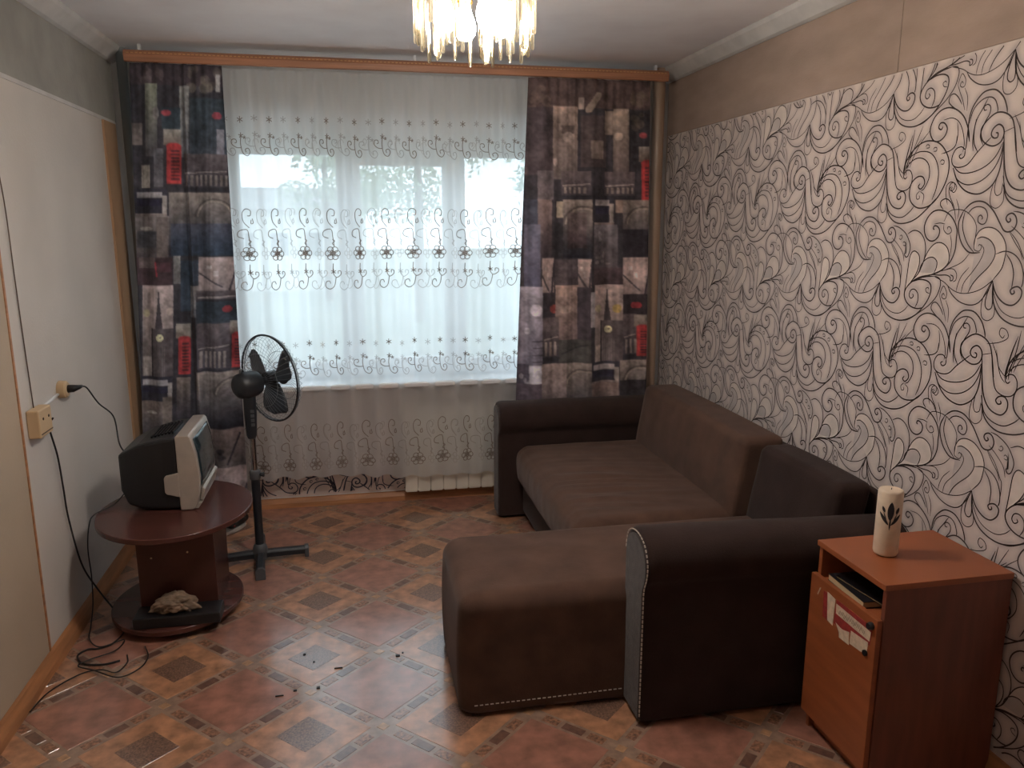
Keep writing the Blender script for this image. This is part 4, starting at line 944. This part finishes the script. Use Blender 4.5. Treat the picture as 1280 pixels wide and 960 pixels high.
# ------------------------------------------------------------------ corner sofa
sofa = thing('corner_sofa', 'dark brown velour corner sofa with chaise along the wallpapered right wall', 'sofa', (1.30, 3.2, 0))
def wr_seat(p, t):
    q = Vector(p)
    if t.z > .2:
        q.z += .012*(1-t.x*t.x)*(1-t.y*t.y)
        fade = math.exp(-((t.x+.35)/.55)**2)*math.exp(-((t.y+.25)/.5)**2)
        q.z += .016*fade*noise.noise(Vector((p.x*2.2+.4*p.y, p.y*30+1.5*math.sin(p.x*4), 0)))*min(1, max(0, (t.z-.2)*2))
        q.z += .003*noise.noise(Vector((p.x*6, p.y*14, 0)))
    if t.x < -.5: q.x += -.022*(1-t.z*t.z)*(1-.3*t.y*t.y)+.004*noise.noise(Vector((p.z*9, p.y*16, 4)))
    return q
bm = cushion((.852, 2.905, .215), (1.70, 4.105, .438), .055, 64, wr_seat); obj('seat_cushion', bm, M['sofa'], sofa, smooth=True)
bm = NB(); box(bm, (.885, 2.91, .04), (1.70, 4.12, .245)); obj('seat_base', bm, M['sofadark'], sofa, bev=.01)
for y in (3.1, 3.95):
    bm = NB(); lathe(bm, [(.02, 0), (.025, .04)], 12, (.93, y, 0)); obj('foot', bm, M['black'], sofa)
def puff(p, t):
    q = Vector(p)
    if t.z > .3: q.z += .010*(1-t.x*t.x)*(1-t.y*t.y)+.002*noise.noise(Vector((p.x*9, p.y*9, 1)))
    if t.x < -.6: q.x += -.012*(1-t.z*t.z)
    if t.y < -.6: q.y += -.006*(1-t.x*t.x)+.006*noise.noise(Vector((p.x*5, 0, p.z*4)))
    q.z = max(q.z, .018-.1885)
    return q
bm = cushion((.30, 2.345, -.06), (1.70, 2.898, .437), .058, 44, puff); cha = obj('chaise', bm, M['sofa'], sofa, smooth=True)
def stitches(name, pts, par, L=.011, gap=.007, r=.0019):
    P = np.array([tuple(p) for p in pts]); seg = np.linalg.norm(np.diff(P, axis=0), axis=1); s = np.concatenate([[0], np.cumsum(seg)]); bm = NB(); d = 0
    while d+L < s[-1]:
        a, b = [Vector([np.interp(x, s, P[:, k]) for k in range(3)]) for x in (d, d+L)]; tube(bm, [a, b], r, 5); d += L+gap
    return obj(name, bm, M['stitch'], par, kind='stuff')
stitches('stitching', [(.34, 2.3405, .048), (.6, 2.3365, .05), (.87, 2.3355, .052)], cha)
# near arm: roll-topped profile, extruded along x, with a stitched grey end
NA = [(2.372, .02), (2.372, .575), (2.366, .615), (2.345, .645), (2.31, .662), (2.265, .668), (2.22, .660), (2.185, .640), (2.163, .605), (2.158, .57), (2.166, .535), (2.182, .505), (2.188, .48), (2.188, .02)]
def arm(name, prof, x0, x1, yc, par, m_, tilt=0):
    ol = [tuple(p) for p in spline(prof[1:-1], 4)]; ol = [prof[0]]+ol+[prof[-1]]; n = len(ol); bm = NB(); rings = []
    for k, x in enumerate([x0, x0+.004, x0+.014, x0+.035]+list(np.linspace(x0+.08, x1, 24))):
        sh_ = [.020, .010, .003, 0][k] if k < 4 else 0
        rings.append([bm.verts.new((x, yc+(y-yc)*(1-sh_*4), .02+(z-.02)*(1-sh_*1.3)*(1-tilt*max(0, x-x0))+(.003*noise.noise(Vector((x*5, y*9, z*9))) if z > .1 else 0))) for y, z in ol])
    for a, b in zip(rings, rings[1:]):
        for k in range(n-1): bm.faces.new((a[k], a[k+1], b[k+1], b[k]))
        bm.faces.new((a[n-1], a[0], b[0], b[n-1]))
    bm.faces.new(rings[0][::-1]); bm.faces.new(rings[-1]); return obj(name, bm, M[m_], par, auto=60), ol
na_, ol = arm('armrest', NA, .872, 1.80, 2.275, sofa, 'sofadark', .05)
yc = 2.275
bm = NB(); prism(bm, [(yc+(y-yc)*.86, .03+(z-.03)*.963) for y, z in ol], lambda a, b, d: (d, a, b), 864*.001, .874); obj('end_panel', bm, M['sofaend'], na_, bev=.003)
stitches('stitching', [(.8675, yc+(y-yc)*.935, .02+(z-.02)*.983) for y, z in ol[1:]], na_, .010, .006, .0024)
FA = [(4.115, .02), (4.115, .47), (4.11, .50), (4.085, .535), (4.078, .57), (4.085, .61), (4.105, .640), (4.14, .658), (4.19, .664), (4.24, .656), (4.265, .63), (4.27, .59), (4.27, .02)]
fa_, ol2 = arm('armrest', FA, .752, 1.72, 4.19, sofa, 'sofadark')
bm = NB(); yc2 = 4.19; prism(bm, [(yc2+(y-yc2)*.86, .03+(z-.03)*.963) for y, z in ol2], lambda a, b, d: (d, a, b), .745, .755); obj('end_panel', bm, M['sofaend'], fa_, bev=.003)
def pb_(p, t):
    q = Vector(p)
    if t.x < -.3: q.x += -.016*(1-t.z*t.z)*(1-t.y*t.y)+.003*noise.noise(Vector((p.y*7, p.z*7, 2)))
    if t.z > .3: q.z += .006*(1-t.y*t.y)
    q.x += .030*t.z
    return q
bm = cushion((1.545, 2.905, .395), (1.735, 4.085, .752), .032, 34, pb_); obj('back_cushion', bm, M['sofa'], sofa, smooth=True)
bm = cushion((1.60, 2.335, .395), (1.745, 2.885, .735), .030, 30, pb_); obj('back_cushion', bm, M['sofadark'], sofa, smooth=True)
bm = cushion((1.775, 2.33, .03), (1.83, 4.10, .70), .02, 20); obj('back_frame', bm, M['sofadark'], sofa, smooth=True)

# ------------------------------------------------------------------ bedside cabinet
X0, X1, Y0, Y1, ZT = 1.418, 1.826, 1.775, 2.100, .652
cab = thing('bedside_cabinet', 'reddish-brown chipboard bedside cabinet with open top niche beside the sofa arm', 'cabinet', (1.62, 1.94, 0))
def cb(nm, a, b, m_='cherry', par=None, bev=.0015):
    bm = NB(); box(bm, a, b); return obj(nm, bm, M[m_], par or cab, bev=bev)
cb('top_panel', (X0-.008, Y0-.003, ZT-.018), (X1, Y1+.003, ZT))
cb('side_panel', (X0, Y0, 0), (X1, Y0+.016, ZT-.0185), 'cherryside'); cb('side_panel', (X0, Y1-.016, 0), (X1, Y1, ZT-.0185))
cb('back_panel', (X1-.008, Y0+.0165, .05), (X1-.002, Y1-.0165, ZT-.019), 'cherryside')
cb('niche_shelf', (X0+.002, Y0+.0165, .515), (X1-.009, Y1-.0165, .531)); cb('bottom_shelf', (X0+.004, Y0+.0165, .06), (X1-.009, Y1-.0165, .076)); cb('plinth', (X0+.02, Y0+.0165, 0), (X0+.036, Y1-.0165, .06))
door = cb('door', (X0-.018, Y0+.004, .058), (X0-.001, Y1+.006, .542))
DX = X0-.018
bm = NB(); lathe(bm, [(.011, 0), (.012, .006), (.009, .014)], 16, (DX, Y0+.024, .518), (-1, 0, 0)); obj('knob', bm, M['black'], door, auto=40)
bm = NB(); lathe(bm, [(.009, 0), (.009, .006)], 16, (DX, Y0+.040, .425), (-1, 0, 0)); obj('knob', bm, M['black'], door, auto=40)
def lab(poly, m_, nm='label_scrap', t=.0006):
    bm = NB(); prism(bm, poly, lambda y, z, d: (d, y, z), DX-t, DX); return obj(nm, bm, M[m_], door)
lab([(2.034, .512), (2.030, .428), (2.003, .426), (2.003, .515)], 'redpaper', 'red_label')
lab([(1.966, .515), (1.80, .514), (1.795, .50), (1.802, .455), (1.883, .452), (1.90, .440), (1.972, .435)][::-1], 'redpaper', 'red_label')
lab([(2.014, .517), (2.004, .428), (1.976, .424), (1.973, .512)], 'paper', t=.0011)
lab([(1.966, .502), (1.80, .497), (1.803, .467), (1.87, .468), (1.964, .471)], 'paper', t=.0011)
lab([(1.887, .455), (1.808, .461), (1.811, .421), (1.84, .416), (1.889, .413)], 'paper', t=.0011)
lab([(1.962, .442), (1.93, .436), (1.895, .446), (1.892, .406), (1.940, .404), (1.942, .42)], 'paper', t=.0011)
lab([(2.055, .512), (2.049, .514), (2.062, .485), (2.066, .486)], 'paper', t=.0011)
V, Fc = [], []; rp = random.Random(3)
for k in range(26):      # unreadable grey print on the long label
    y = 1.95-k*.0048; z = .4845+rp.uniform(-.004, .004); ribbon(V, Fc, [(y, z-.007), (y-.002, z), (y-.003, z+.006)], .0016, lambda a, b: (DX-.0014, a, b), None, False)
obj('label_print', (V, Fc), M['printgrey'], door, kind='stuff')
# books lying in the niche
def book(lab_, x0, x1, y0, y1, z0, z1, ang, cover, pages='pages'):
    c = Vector(((x0+x1)/2, (y0+y1)/2, 0)); rot = Matrix.Rotation(ang, 3, 'Z')
    def tr(bm):
        for v in bm.verts: v.co = c+rot @ (v.co-c)
        return bm
    b = thing('book', lab_, 'book', (c.x, c.y, z0))
    bm = NB(); box(bm, (x0, y0, z0), (x1, y1, z0+.002)); box(bm, (x0, y0, z1-.002), (x1, y1, z1)); box(bm, (x1-.002, y0, z0+.002), (x1, y1, z1-.002)); obj('cover', tr(bm), M[cover], b)
    bm = NB(); box(bm, (x0+.001, y0+.003, z0+.002), (x1-.0022, y1-.003, z1-.002)); obj('pages', tr(bm), M[pages], b)
book('dark-covered book with pale page edges lying in the cabinet niche, lowest', 1.425, 1.57, 1.865, 2.06, .5315, .553, -.06, 'cover')
book('thin dark magazine lying on the book in the cabinet niche', 1.445, 1.60, 1.835, 2.04, .5532, .561, .10, 'blackgloss', 'olive')
bm = NB(); box(bm, (1.58, 1.86, .5615), (1.72, 1.98, .60)); o = obj('card_box', bm, M['olive'], bev=.002); tag(o, 'small olive card box at the back of the cabinet niche', 'box')

# ------------------------------------------------------------------ white candle with a dark tulip motif
kx, ky, kr, kz = 1.548, 1.965, .0355, ZT+.0005
ca = thing('pillar_candle', 'white pillar candle with a dark tulip motif standing on the cabinet', 'candle', (kx, ky, kz))
bm = NB(); lathe(bm, [(kr-.009, 0), (kr-.003, .003), (kr, .010), (kr, .199), (kr-.002, .204), (kr-.006, .206), (.004, .2035)], 36, (kx, ky, kz)); obj('wax_body', bm, M['candle'], ca, auto=50)
bm = NB(); tube(bm, [(kx, ky, kz+.203), (kx+.001, ky, kz+.2095)], .0012, 6); obj('wick', bm, M['cable'], ca)
fa = math.atan2(-ky, -kx)+.12
def onc(u, z, r=kr+.0004): a = fa+u/kr; return (kx+r*math.cos(a), ky+r*math.sin(a), kz+z)
V, Fc = [], []
lay = [0]
def leafp(u0, z0, u1, z1, wd):
    lay[0] += 1; n = 9; k = len(V); K = 1.35
    a = Vector((u0*K, .13+(z0-.13)*K)); b = Vector((u1*K, .13+(z1-.13)*K)); d = b-a; nn = Vector((-d.y, d.x)).normalized()
    for i in range(n+1):
        t = i/n; s = math.sin(PI*t)**.7*wd*K
        for sg in (-1, -.5, 0, .5, 1): p = a+d*t+nn*s*sg; V.append(onc(p.x, p.y, kr+.0003+.00012*lay[0]))
    for i in range(n):
        for q in range(4): z_ = k+5*i+q; Fc.append((z_, z_+1, z_+6, z_+5))
leafp(0, .120, .001, .164, .0068)
leafp(.002, .110, .023, .136, .0036); leafp(-.002, .110, -.023, .138, .0036)
leafp(.012, .136, .017, .152, .0036); leafp(-.011, .138, -.017, .152, .003); leafp(0, .098, .001, .130, .0018)
leafp(.006, .118, .014, .138, .0012); leafp(-.006, .118, -.014, .140, .0012)
obj('tulip_motif', (V, Fc), M['motif'], ca)
